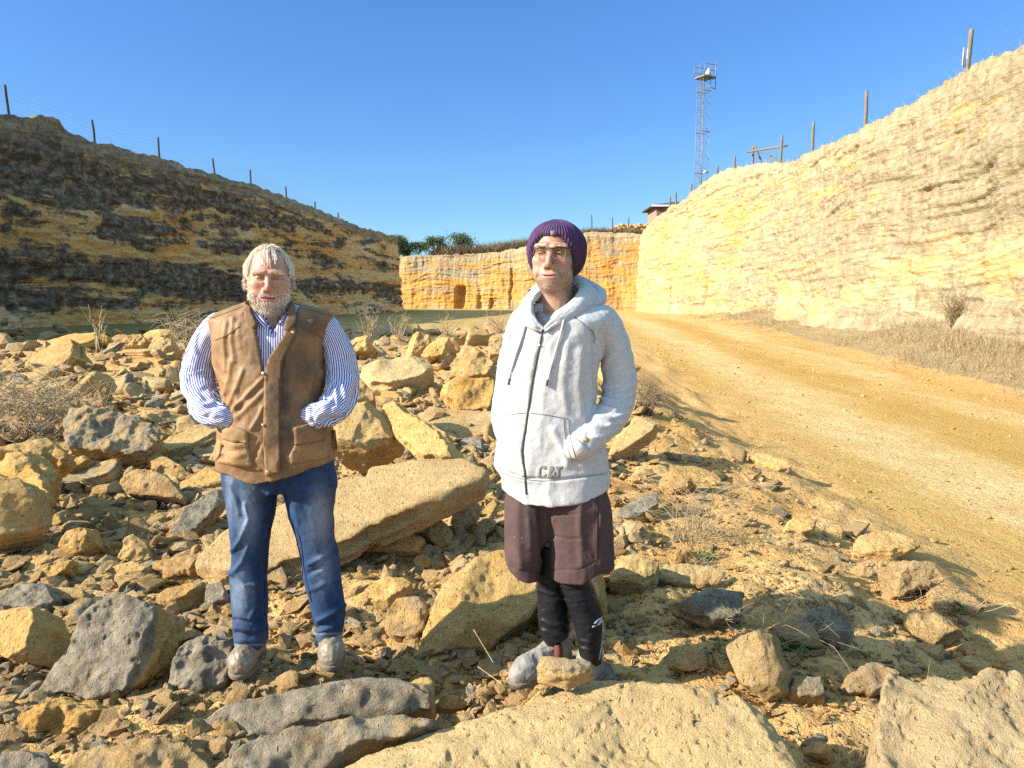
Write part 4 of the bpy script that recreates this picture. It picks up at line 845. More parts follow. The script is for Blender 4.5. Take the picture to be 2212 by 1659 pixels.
for xx in (2.3, 5.6):
    w_ = MB().box((hl[0] + xx, HY - 0.02, hz - 0.75), (1.3, 0.10, 1.3)).build('window', M['white'], ho, False)
    pn = MB().box((hl[0] + xx, HY - 0.08, hz - 0.75), (1.15, 0.03, 1.15)).build('pane', M['glass'], None, False, origin=(hl[0] + xx, HY - 0.08, hz - 0.75))
    pn.parent = w_; pn.matrix_parent_inverse = Matrix.Identity(4); pn.location = Vector((hl[0] + xx, HY - 0.08, hz - 0.75)) - Vector(ho.location) - Vector(w_.location)

# trees and scrub on the far rim
def leaves(mb_, centres, n, spread, size, r, squash=0.7):
    c = np.asarray(centres)[r.integers(len(centres), size=n)] + r.normal(size=(n, 3)) * spread * np.array((1, 1, squash))
    u = r.normal(size=(n, 3)); u /= np.linalg.norm(u, axis=1)[:, None]; v = np.cross(u, r.normal(size=(n, 3))); v /= np.linalg.norm(v, axis=1)[:, None]
    s = size * r.uniform(0.6, 1.4, n)[:, None]
    V = np.stack([c - u * s, c + v * s * 0.5, c + u * s, c - v * s * 0.5], 1).reshape(-1, 3)
    mb_.add(V, np.arange(4 * n).reshape(-1, 4))
def tree(px, Y, h, w, label, seed, V, lift=0.3, gap=1.0, group='trees on the far rim', nclump=14):
    r = np.random.default_rng(seed); b = on_rim(V, px, Y)
    t0 = empty('tree', Vector(b), label, 'tree', group); tk = MB(); cl_ = []
    for i in range(nclump):
        a = r.uniform(0, 6.28); q = r.uniform(0.25, 1) ; zz = h * (lift + (1 - lift) * r.uniform(0.1, 0.95))
        e = b + (math.cos(a) * w * 0.5 * q, math.sin(a) * w * 0.5 * q, zz); cl_.append(e)
        if i < 7: tk.tube(spline([b + (0, 0, h * 0.12), b + (e - b) * 0.5 + (0, 0, h * 0.06), e], 6), np.linspace(0.045, 0.015, 6) * h * 0.5, 5)
    tk.tube(spline([b - (0, 0, 0.3), b + (0.05 * h, 0, h * 0.3), b + (0, 0, h * 0.75)], 6), np.linspace(0.05, 0.02, 6) * h * 0.6, 6)
    tk.build('trunk', M['bark'], t0)
    cm = MB(); leaves(cm, cl_, int(2300), 0.085 * h * gap + 0.06 * w, 0.055 * h ** 0.7, r); cm.build('crown', M['leaf'], t0, False)
tree(866, 99, 2.6, 1.8, 'narrow tree half hidden behind the end of the dark cliff', 1, cbV)
tree(884, 100, 1.9, 2.0, 'round dark green tree next to the end of the dark cliff', 2, cbV, 0.15)
tree(908, 99, 1.8, 2.8, 'broad dense dark tree in the middle of the far rim row', 3, cbV, 0.15)
tree(947, 98.5, 2.2, 2.2, 'bushy tree with bare forked stems on the far rim', 4, cbV, 0.4)
tree(1000, 98, 2.4, 2.6, 'loose open tree, rightmost of the far rim row', 5, cbV, 0.55, 1.3)
def brush(name, pts, n, h, label, seed, mat, twig=0.02):
    r = np.random.default_rng(seed); m = MB(); pts = np.asarray(pts)
    c = pts[r.integers(len(pts), size=n)] + r.normal(size=(n, 3)) * (0.4, 0.5, 0)
    d = r.normal(size=(n, 3)) * (0.5, 0.5, 0.35) + (0, 0, 0.8); d *= (h * r.uniform(0.4, 1.2, n) / np.linalg.norm(d, axis=1))[:, None]
    s = np.cross(d, r.normal(size=(n, 3))); s *= twig / np.linalg.norm(s, axis=1)[:, None]; c = c - (0, 0, 0.1)
    V = np.stack([c - s, c + s, c + d * 0.6 + s * 0.7, c + d], 1).reshape(-1, 3); m.add(V, np.arange(4 * n).reshape(-1, 4))
    o = m.build(name, mat, None, False); return tag(o, label, None, None, 'stuff')
def band(V, a, b, k, up=0.0):
    out = []
    for px in np.linspace(a[0], b[0], k):
        u = (px - a[0]) / (b[0] - a[0]); q = on_rim(V, px, a[1] + (b[1] - a[1]) * u); out.append(q + (0, 0, up))
    return out
brush('scrub', band(cbV, (960, 97), (1150, 94.5), 60) + band(cbV, (940, 99), (1150, 97), 60, 0.3), 7000, 1.5, 'grey brown brush along the rim of the far back cliff', 5, M['scrub'], 0.035)
brush('scrub', band(cbV, (1245, 92), (1400, 90), 40) + band(cbV, (1270, 95), (1400, 94), 40), 4500, 0.9, 'brown brush below the heap of stones at back right', 6, M['scrub'], 0.03)
r_ = np.random.default_rng(9); hp = MB()
for i in range(420):
    px = r_.uniform(1300, 1405); b = on_rim(cbV, px, r_.uniform(99, 101)); V, Fc, g = poly_rock((1, .8, .6), 900 + i % 20, 1)
    hp.add(V * r_.uniform(0.3, 0.75) + b + (0, 0, r_.uniform(0.3, 1.7) * min(1, (px - 1292) / 45)), Fc)
heap = hp.build('stone_heap', M['stone'], None); tag(heap, 'long heap of pale stones on the rise behind the back right rim', None, None, 'stuff')
attr(heap.data, 'grey', np.zeros(len(heap.data.vertices))); heap.color = (0, 1, 1, 1)
brush('rim_grass', [v for v in (on_rim(crV, px, Y) + (dx, 0, 0.0) for px, Y in zip(np.linspace(1500, 2200, 240), np.interp(np.linspace(1500, 2200, 240), [q[0] for q in RT], [q[2] for q in RT])) for dx in (0.15, 0.6))], 2300, 0.5, 'sparse dry grass along the top of the right cliff', 8, M['straw'], 0.009)
brush('rim_grass', [on_rim(clV, px, Y) - (0.4, 0, 0) for px, Y in zip(np.linspace(600, 800, 90), np.linspace(62, 76, 90))], 1500, 0.6, 'pale dry grass tufts on the far end of the dark cliff', 10, M['straw'], 0.012)
pts_ = []
rr_ = np.random.default_rng(12)
for i in range(1500):
    y = 10 + 52 * rr_.random() ** 1.5; q = rr_.random() ** 0.8; x = wall_x(y) - 3.4 * (1 - q) + 0.3
    if rr_.random() < sm(-0.4, 0.5, fbm(x * 0.5, y * 0.35, 0, 3, 4)): pts_.append((x, y, float(H(x, y))))
brush('dry_weeds', pts_, 20000, 0.40, 'dead grey brown weeds along the foot of the right cliff', 13, M['weed'], 0.007)

def shrub(px, py, h, spread, n, label, seed, mat, name='dry_bush', Y=None, droop=0.5, r0=0.006, cat='bush', kids=3):
    k = random.Random(seed); Y = Y or hit(px, py); b = P(px, py, Y); b[2] = float(H(b[0], b[1])); m = MB()
    for i in range(n):
        a = k.uniform(0, 6.28); ou = spread * k.uniform(0.2, 1); hh = h * k.uniform(0.45, 1)
        s = b + (k.uniform(-.2, .2) * spread, k.uniform(-.2, .2) * spread, -0.03)
        e = b + (math.cos(a) * ou, math.sin(a) * ou, hh); mid = (s + e) / 2 + (k.uniform(-.25, .25) * spread, k.uniform(-.25, .25) * spread, hh * k.uniform(0.1, droop))
        pth = spline([s, mid, e], 7); m.tube(pth, np.linspace(1, 0.35, 7) * r0, 3)
        for _ in range(kids):
            t0 = pth[k.randrange(2, 6)]; e2 = t0 + np.array((k.gauss(0, .45) * spread, k.gauss(0, .45) * spread, k.uniform(-.25, .45) * h)); mm = (t0 + e2) / 2 + np.array((k.gauss(0, .1), k.gauss(0, .1), k.gauss(0.05, .12))) * spread
            m.tube(spline([t0, mm, e2], 5), np.linspace(0.6, 0.25, 5) * r0, 3)
    o = m.build(name, mat, None, True, origin=b); return tag(o, label, cat)
shrub(60, 985, 0.75, 0.85, 46, 'big tangle of pale dry twigs at the left edge of the rubble', 1, M['twig'], Y=8.0, r0=0.006, kids=5)
shrub(145, 960, 0.5, 0.55, 24, 'lower sprawl of dry twigs right of the big tangle', 2, M['twig'], Y=8.2, r0=0.006, kids=4)
shrub(402, 745, 0.85, 1.0, 26, 'dry leafless bush on the back edge beside the striped sleeve', 3, M['twig'], Y=17.5, r0=0.011, kids=5)
shrub(213, 745, 0.95, 0.25, 9, 'thin upright dead stems behind the ochre stub on the back edge', 4, M['twig'], Y=17.5, r0=0.012)
shrub(1490, 1175, 0.42, 0.42, 40, 'spiky dry bush on the bank right of the shorts', 5, M['twig'], Y=4.9, r0=0.0028, droop=0.2, kids=2)
shrub(1400, 895, 0.45, 0.30, 60, 'dark grass tussock casting shade just right of the hoodie sleeve', 6, M['weed'], 'grass_tussock', droop=0.2, r0=0.005, cat='tussock')
shrub(1665, 1405, 0.30, 0.36, 22, 'thin dry twigs in the shadow behind the chunky tan block', 7, M['twig'], r0=0.002, droop=0.2)
shrub(1838, 1580, 0.17, 0.10, 26, 'dry stalks in the gap between the foreground boulders', 8, M['straw'], 'grass_tuft', Y=2.42, r0=0.0022, droop=0.1, cat='grass tuft', kids=0)
shrub(2010, 1470, 0.20, 0.16, 16, 'straw stalks behind the bottom right boulder', 9, M['straw'], 'grass_tuft', Y=2.9, r0=0.0018, droop=0.1, cat='grass tuft', kids=0)
shrub(1510, 1240, 0.16, 0.22, 40, 'low straw tuft below the spiky bush', 10, M['straw'], 'grass_tuft', r0=0.002, droop=0.1, cat='grass tuft', kids=1)
shrub(1960, 1240, 0.22, 0.3, 20, 'wispy straw around the tall block beside the track', 11, M['straw'], 'grass_tuft', Y=4.3, r0=0.002, droop=0.1, cat='grass tuft', kids=1)
shrub(2080, 1320, 0.2, 0.3, 20, 'wispy straw by the flat stone leaning on the tall block', 12, M['straw'], 'grass_tuft', r0=0.002, droop=0.1, cat='grass tuft', kids=1)
for i, (px, Y) in enumerate(((800, 21.5), (860, 21), (960, 21.5), (1075, 20))):
    shrub(px, 740, 0.85, 0.45, 16, ('dry stems at the back edge beside the vest shoulder', 'wispy dry stems on the back edge midway between the men', 'forked dry stems on the back edge left of the hooded man', 'dry stems on the back edge touching the white sleeve')[i], 20 + i, M['twig'], Y=Y, r0=0.010, kids=2)
for i, (px, py, Y, lb) in enumerate(((1925, 745, 32, 'tall dead weed clump at the cliff foot, right of the road bend'), (1700, 700, 46, 'brown weed clump at the cliff foot beside the dark crack'), (2060, 790, 26, 'dead weed clump at the cliff foot near the right edge'))):
    shrub(px, py, 1.3, 0.9, 70, lb, 30 + i, M['weed'], Y=Y, r0=0.012, droop=0.2, kids=2)
def green(px, py, w, n, label, seed):
    r = np.random.default_rng(seed); Y = hit(px, py); b = P(px, py, Y); m = MB()
    leaves(m, [b + (0, 0, 0.03)], n, w, 0.022, r, 0.4); tag(m.build('green_plant', M['leaf_near'], None, False, origin=b), label, 'plant')
green(1512, 1210, 0.028, 170, 'small bright green tuft beside the tan stone on the bank', 1)
green(1705, 1400, 0.028, 150, 'green sprig in the shadow behind the chunky tan block', 2)
green(2055, 1320, 0.02, 90, 'little green sprout at the stones by the track edge', 3)
tag(MB().tube(spline([P(1168, 1325, 2.95), P(1195, 1390, 2.9), P(1222, 1432, 2.75)], 8), 0.0016, 4).build('straw_stalk', M['straw'], None), 'dry stalk rising in front of the thick slab beside the boots', 'stalk') if False else None
tag(MB().tube(spline([P(1023, 1335 + 25, 3.0), P(1050, 1405, 2.95), P(1066, 1432, 2.9)], 8), 0.0016, 4).build('straw_stalk', M['straw'], None), 'upper dry stalk standing before the shaded front of the thick slab', 'stalk')
tag(MB().tube(spline([P(1032, 1440, 2.95), P(1060, 1460, 2.9), P(1085, 1478, 2.8)], 8), 0.0016, 4).build('straw_stalk', M['straw'], None), 'lower dry stalk lying toward the huge slab', 'stalk')

# ---------------------------------------------------------------- people
def GR(lo, hi, h):
    a = [np.arange(l, u + h, h, dtype=np.float32) for l, u in zip(lo, hi)]
    return a[0][:, None, None], a[1][None, :, None], a[2][None, None, :], lo, h
def rc(G, a, b, ra, rb, sq=(1, 1, 1)):
    X, Y, Z = G[0] / sq[0], G[1] / sq[1], G[2] / sq[2]; a = np.asarray(a) / sq; b = np.asarray(b) / sq
    ab = b - a; t = np.clip(((X - a[0]) * ab[0] + (Y - a[1]) * ab[1] + (Z - a[2]) * ab[2]) / (ab.dot(ab) + 1e-9), 0, 1)
    return np.sqrt((X - a[0] - t * ab[0]) ** 2 + (Y - a[1] - t * ab[1]) ** 2 + (Z - a[2] - t * ab[2]) ** 2) - (ra + (rb - ra) * t)
def el(G, c, r, R=None):
    x, y, z = G[0] - c[0], G[1] - c[1], G[2] - c[2]
    if R is not None:
        x, y, z = (R[0][i] * x + R[1][i] * y + R[2][i] * z for i in range(3))
    q = np.sqrt((x / r[0]) ** 2 + (y / r[1]) ** 2 + (z / r[2]) ** 2); g = np.sqrt((x / r[0] ** 2) ** 2 + (y / r[1] ** 2) ** 2 + (z / r[2] ** 2) ** 2) + 1e-6
    return q * (q - 1) / g
def stack(G, Y0, rows, yc=0.0, n=2.2, zt=None, zb=None, grow=0.0, k=0.012):
    """rows (py, left px, right px, half depth[, y shift]) down the figure"""
    r = np.array([tuple(q) + (0,) * (5 - len(q)) for q in rows], float)
    z = np.array([P(1106, q[0], Y0)[2] for q in r]); xl = np.array([P(q[1], q[0], Y0)[0] for q in r]); xr = np.array([P(q[2], q[0], Y0)[0] for q in r])
    o = np.argsort(z); zz = G[2].ravel(); ker = np.hanning(7); ker /= ker.sum()
    I = lambda v: np.convolve(np.pad(np.interp(zz, z[o], v[o]), 3, mode='edge'), ker, 'valid')[None, None, :]
    a = (I(xr) - I(xl)) / 2 + grow; c = (I(xr) + I(xl)) / 2; b = I(r[:, 3]) + grow; y0 = Y0 + yc + I(r[:, 4])
    q = (np.abs((G[0] - c) / a) ** n + np.abs((G[1] - y0) / b) ** n) ** (1 / n)
    d = (q - 1) * np.minimum(a, b)
    zt = z.max() if zt is None else zt; zb = z.min() if zb is None else zb
    return smax(smax(d, G[2] - zt, k), zb - G[2], k)
def capf(Y0, pts):
    """height along the width of the figure, from picture points"""
    q = np.array([P(px, py, Y0) for px, py in pts]); return lambda X: np.interp(X, q[:, 0], q[:, 2])
def normals(V, Q):
    e = np.cross(V[Q[:, 2]] - V[Q[:, 0]], V[Q[:, 3]] - V[Q[:, 1]]); N = np.zeros_like(V)
    for i in range(4): np.add.at(N, Q[:, i], e)
    return N / (np.linalg.norm(N, axis=1)[:, None] + 1e-12)
def pdist(px, py, pts):
    d = np.full(px.shape, 1e9)
    for (x0, y0), (x1, y1) in zip(pts[:-1], pts[1:]):
        ex, ey = x1 - x0, y1 - y0; t = np.clip(((px - x0) * ex + (py - y0) * ey) / (ex * ex + ey * ey + 1e-9), 0, 1)
        d = np.minimum(d, np.hypot(px - x0 - t * ex, py - y0 - t * ey))
    return d
def folds(V, Q, strokes, noise=0.003, ns=(9, 9, 5), seed=1, fine=0.0008):
    N = normals(V, Q); px, py = proj(V); fr = sm(0.35, -0.1, N[:, 1]); d = 0
    for pts, w, a in strokes: d = d + a * np.exp(-(pdist(px, py, pts) / w) ** 2) * fr
    wv = 0.12 * vn(V[:, 0] * 6, V[:, 1] * 6, V[:, 2] * 6, seed)
    d = d + noise * (1.1 - np.abs(fbm(V[:, 0] * ns[0] + wv * 4, V[:, 1] * ns[1], V[:, 2] * ns[2], 3, seed + 1)) * 4).clip(-1, 1.2)
    d = d + fine * fbm(V[:, 0] * 60, V[:, 1] * 60, V[:, 2] * 60, 2, seed + 2)
    return V + N * d[:, None]
def put(name, V, Q, mat, parent, at=None):
    me = mesh(name, V - np.asarray(parent.location if at is None else at), Q); o = obj(name, me, mat); o.parent = parent; 
    if at is not None: o.location = Vector(at) - Vector(parent.location)
    return o
def bvh(V, Q): return BVHTree.FromPolygons([tuple(v) for v in V], [tuple(int(i) for i in q) for q in Q])
CAMP = Vector((0, 0, CZ))
def cast(px, py, tree_, Yd):
    d = Vector(P(px, py, 1.0)) - CAMP; d.normalize(); h = tree_.ray_cast(CAMP, d)
    if h[0] is None: return Vector(P(px, py, Yd)), Vector((0, -1, 0))
    n = h[1]; n = n if n.dot(d) < 0 else -n
    return h[0], n
def patch(name, poly, tree_, Yd, mat, parent, off=0.003, th=0.004, g=5, sub=None):
    pts = []; k = len(poly)
    for i in range(k):
        a, b = np.array(poly[i], float), np.array(poly[(i + 1) % k], float); m_ = max(1, int(np.linalg.norm(b - a) / g))
        pts += [tuple(a + (b - a) * j / m_) for j in range(m_)]
    nb_ = len(pts); lo = np.min(poly, 0); hi = np.max(poly, 0)
    xs, ys = np.meshgrid(np.arange(lo[0] + g / 2, hi[0], g), np.arange(lo[1] + g / 2, hi[1], g))
    ins = polysd(pts, xs, ys) < -g * 0.45
    allp = [Vector(p) for p in pts] + [Vector((x, y)) for x, y in zip(xs[ins], ys[ins])]
    v2, _, fs, *_ = delaunay_2d_cdt(allp, [(i, (i + 1) % nb_) for i in range(nb_)], [], 1, 1e-4)
    V = []; Nn = []
    for v in v2:
        h, n = cast(v[0], v[1], tree_, Yd); V.append(h); Nn.append(n)
    Nav = sum(Nn, Vector()) / len(Nn); Nav.normalize()
    fv = np.array([h + (n * 0.5 + Nav * 0.5) * off for h, n in zip(V, Nn)]); bv = np.array([h - Nav * th for h, n in zip(V, Nn)])
    ny = len(fv); tri = np.array([f for f in fs if len(f) == 3])
    nrm = np.cross(fv[tri[:, 1]] - fv[tri[:, 0]], fv[tri[:, 2]] - fv[tri[:, 0]]).sum(0)
    if nrm.dot(np.array(Nav)) < 0: tri = tri[:, ::-1]
    ed = {}
    for t in tri:
        for i in range(3):
            a, b = int(t[i]), int(t[(i + 1) % 3]); ed[(a, b)] = 1
    side = np.array([(b, a, a + ny, b + ny) for a, b in ed if (b, a) not in ed])
    par = parent; m_ = mesh(name, np.concatenate([fv, bv]) - np.asarray(parent.matrix_basis.translation if parent.parent is None else parent.location + parent.parent.location), [tri, tri[:, ::-1] + ny, side])
    o = obj(name, m_, mat); o.parent = parent; return o
def seam(name, pts, tree_, Yd, r, mat, parent, off=0.001, n=40, seg=5, build=True):
    p = spline(np.array(pts, float), n); c = [cast(x, y, tree_, Yd) for x, y in p]
    path = np.array([h + q * off for h, q in c]); V, f, _ = tube(path, r, seg)
    o = obj(name, mesh(name, V - np.asarray(parent.location), f), mat); o.parent = parent; return o
def disc(px, py, tree_, Yd, r, mat, parent, name='button', h=0.004):
    c, n = cast(px, py, tree_, Yd); V, f, _ = tube([c - n * 0.002, c + n * h, c + n * (h + 0.0012)], [r, r, r * 0.7], 14)
    o = obj(name, mesh(name, V - np.asarray(parent.location), f), mat); o.parent = parent; return o

# ---- materials of the people
def skin_mat(name, base, red):
    t = NT(name); c = t.coord()
    col = t.mix(t.math('MULTIPLY', t.attr('flush'), 0.7), base, red)
    col = t.mix(t.math('MULTIPLY', t.ramp(t.noise(c, 90, 4, 0.7), [(0.35, 1.0), (0.6, 0.0)]), 0.18), col, red)
    col = t.mix(t.attr('lip'), col, (0.42, 0.15, 0.12))
    col = t.mix(t.math('MULTIPLY', t.attr('stub'), t.ramp(t.noise(c, 330, 3, 0.7), [(0.36, 0.95), (0.62, 0.25)])), col, t.mix(t.noise(c, 40, 3), (0.13, 0.095, 0.07), (0.42, 0.34, 0.27)))
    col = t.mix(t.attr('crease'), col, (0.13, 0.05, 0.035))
    return t.done(col, 0.48, t.bump(t.noise(c, 260, 3), 0.25, 0.002), spec=0.35, Subsurface_Weight=0.12, Subsurface_Radius=(0.012, 0.005, 0.003), Subsurface_Scale=0.6)
M['skin_a'] = skin_mat('ruddy_skin', (0.47, 0.265, 0.18), (0.41, 0.165, 0.11))
M['skin_b'] = skin_mat('fair_skin', (0.43, 0.245, 0.165), (0.38, 0.18, 0.12))
M['hair'] = flat('white_hair', (0.78, 0.71, 0.58), 0.55, var=0.12, bscale=60); M['beard'] = flat('white_beard', (0.72, 0.66, 0.57), 0.65, var=0.2, bscale=200)
M['brow'] = flat('pale_brow', (0.50, 0.40, 0.28), 0.7); M['dark_hair'] = flat('dark_hair', (0.10, 0.075, 0.055), 0.6, var=0.3)
def eye_mat():
    t = NT('eye'); c = t.coord('Generated'); d = t.n('ShaderNodeVectorMath', operation='DISTANCE', i0=c, i1=(0.5, 0.0, 0.5)).outputs['Value']
    return t.done(t.ramp(d, [(0.12, (0.01, 0.01, 0.01)), (0.16, (0.10, 0.09, 0.07)), (0.30, (0.09, 0.08, 0.06)), (0.33, (0.55, 0.50, 0.46))]), 0.12, spec=0.5)
M['eye'] = eye_mat()
def cloth(name, c0, c1, sc=14, weave=420, bump=0.35, rough=0.9, extra=None, **kw):
    t = NT(name); c = t.coord(); col = t.mix(t.ramp(t.noise(c, sc, 6, 0.65), [(0.3, 0.0), (0.7, 1.0)]), c0, c1)
    if extra: col = extra(t, c, col)
    b = t.bump(t.noise(c, weave, 3, 0.6), bump, 0.0025); b = t.bump(t.noise(c, 38, 4, 0.55), 0.35, 0.008, b)
    return t.done(col, rough, b, **kw)
def vest_x(t, c, col):
    col = t.mix(t.math('MULTIPLY', t.attr('dirt'), t.ramp(t.noise(c, 18, 6, 0.7), [(0.3, 0.45), (0.65, 1.0)])), col, (0.055, 0.040, 0.028))
    col = t.mix(t.math('MULTIPLY', t.attr('worn'), t.ramp(t.noise(c, 22, 5, 0.7), [(0.35, 0.1), (0.65, 0.9)])), col, (0.37, 0.225, 0.11))
    return col
M['vest'] = cloth('waxed_canvas', (0.17, 0.090, 0.037), (0.32, 0.185, 0.082), extra=vest_x, rough=0.62, spec=0.35)
M['vest_dark'] = cloth('dark_canvas', (0.12, 0.070, 0.036), (0.20, 0.115, 0.055), rough=0.7)
M['vest_trim'] = cloth('canvas_edge', (0.25, 0.15, 0.065), (0.34, 0.215, 0.105), rough=0.7)
def denim_x(t, c, col):
    col = t.mix(t.math('MULTIPLY', t.attr('fade'), t.ramp(t.noise(t.scale(c, (1, 1, 0.35)), 60, 5, 0.7), [(0.3, 0.45), (0.65, 1.0)])), col, (0.27, 0.34, 0.44))
    return t.mix(t.math('MULTIPLY', t.attr('dust'), t.noise(c, 25, 5, 0.7)), col, (0.26, 0.23, 0.17))
M['denim'] = cloth('denim', (0.010, 0.027, 0.080), (0.026, 0.060, 0.140), sc=24, weave=600, bump=0.5, extra=denim_x)
def stripe_mat():
    t = NT('striped_cotton'); s = t.math('FRACT', t.attr('stripe')); m_ = t.ramp(s, [(0.0, 1.0), (0.40, 1.0), (0.48, 0.0), (0.93, 0.0), (1.0, 1.0)])
    col = t.mix(m_, (0.66, 0.67, 0.70), (0.045, 0.07, 0.36)); c = t.coord()
    return t.done(col, 0.85, t.bump(t.noise(c, 60, 4), 0.2, 0.004), spec=0.2)
M['stripe'] = stripe_mat(); M['cotton'] = flat('white_cotton', (0.76, 0.77, 0.80), 0.85)
M['leather'] = cloth('dusty_boot_leather', (0.15, 0.12, 0.083), (0.27, 0.22, 0.15), sc=16, weave=200, bump=0.2, rough=0.5, spec=0.4)
M['sole'] = flat('boot_sole', (0.16, 0.135, 0.095), 0.9); M['elastic'] = flat('brown_elastic', (0.11, 0.035, 0.022), 0.9)
M['boot_grey'] = cloth('pale_grey_leather', (0.17, 0.158, 0.14), (0.28, 0.26, 0.23), sc=16, weave=200, bump=0.2, rough=0.6)
M['brass'] = flat('dull_brass', (0.20, 0.15, 0.09), 0.45, Metallic=0.6); M['metal'] = flat('snap_metal', (0.55, 0.53, 0.50), 0.3, Metallic=0.9)
M['hoodie'] = cloth('heather_fleece', (0.43, 0.43, 0.434), (0.52, 0.52, 0.522), sc=60, weave=300, bump=0.4, rough=0.95, spec=0.1)
M['seam'] = flat('grey_seam', (0.21, 0.21, 0.22), 0.95); M['tee'] = flat('grey_tee', (0.30, 0.30, 0.295), 0.95, 0.3, 300)
M['zip'] = flat('black_zip', (0.05, 0.045, 0.04), 0.4, spec=0.5); M['shorts'] = cloth('plum_cotton', (0.058, 0.035, 0.034), (0.090, 0.056, 0.053), sc=10, weave=400)
M['tights'] = flat('black_tights', (0.012, 0.012, 0.014), 0.42, 0.3, 300, spec=0.2); M['knit'] = cloth('plum_knit', (0.050, 0.024, 0.072), (0.085, 0.043, 0.105), sc=30, weave=260, bump=0.6)
M['tag'] = flat('grey_tab', (0.15, 0.145, 0.13), 0.8); M['print'] = flat('grey_print', (0.20, 0.20, 0.19), 0.9); M['frame'] = flat('black_frame', (0.02, 0.018, 0.018), 0.3, spec=0.5)
M['yellow'] = flat('yellow_tab', (0.50, 0.30, 0.02), 0.8); M['reflect'] = flat('white_piping', (0.42, 0.43, 0.44), 0.6)
def lens():
    t = NT('lens'); m_ = t.m; tr = t.n('ShaderNodeBsdfTransparent', Color=(0.86, 0.84, 0.80, 1)); gl = t.n('ShaderNodeBsdfGlossy', Roughness=0.03)
    mx = t.n('ShaderNodeMixShader', i0=0.025, i1=tr.outputs[0], i2=gl.outputs[0]); t.t.links.new(mx.outputs[0], t.t.nodes['Material Output'].inputs[0]); return m_
M['lens'] = lens()

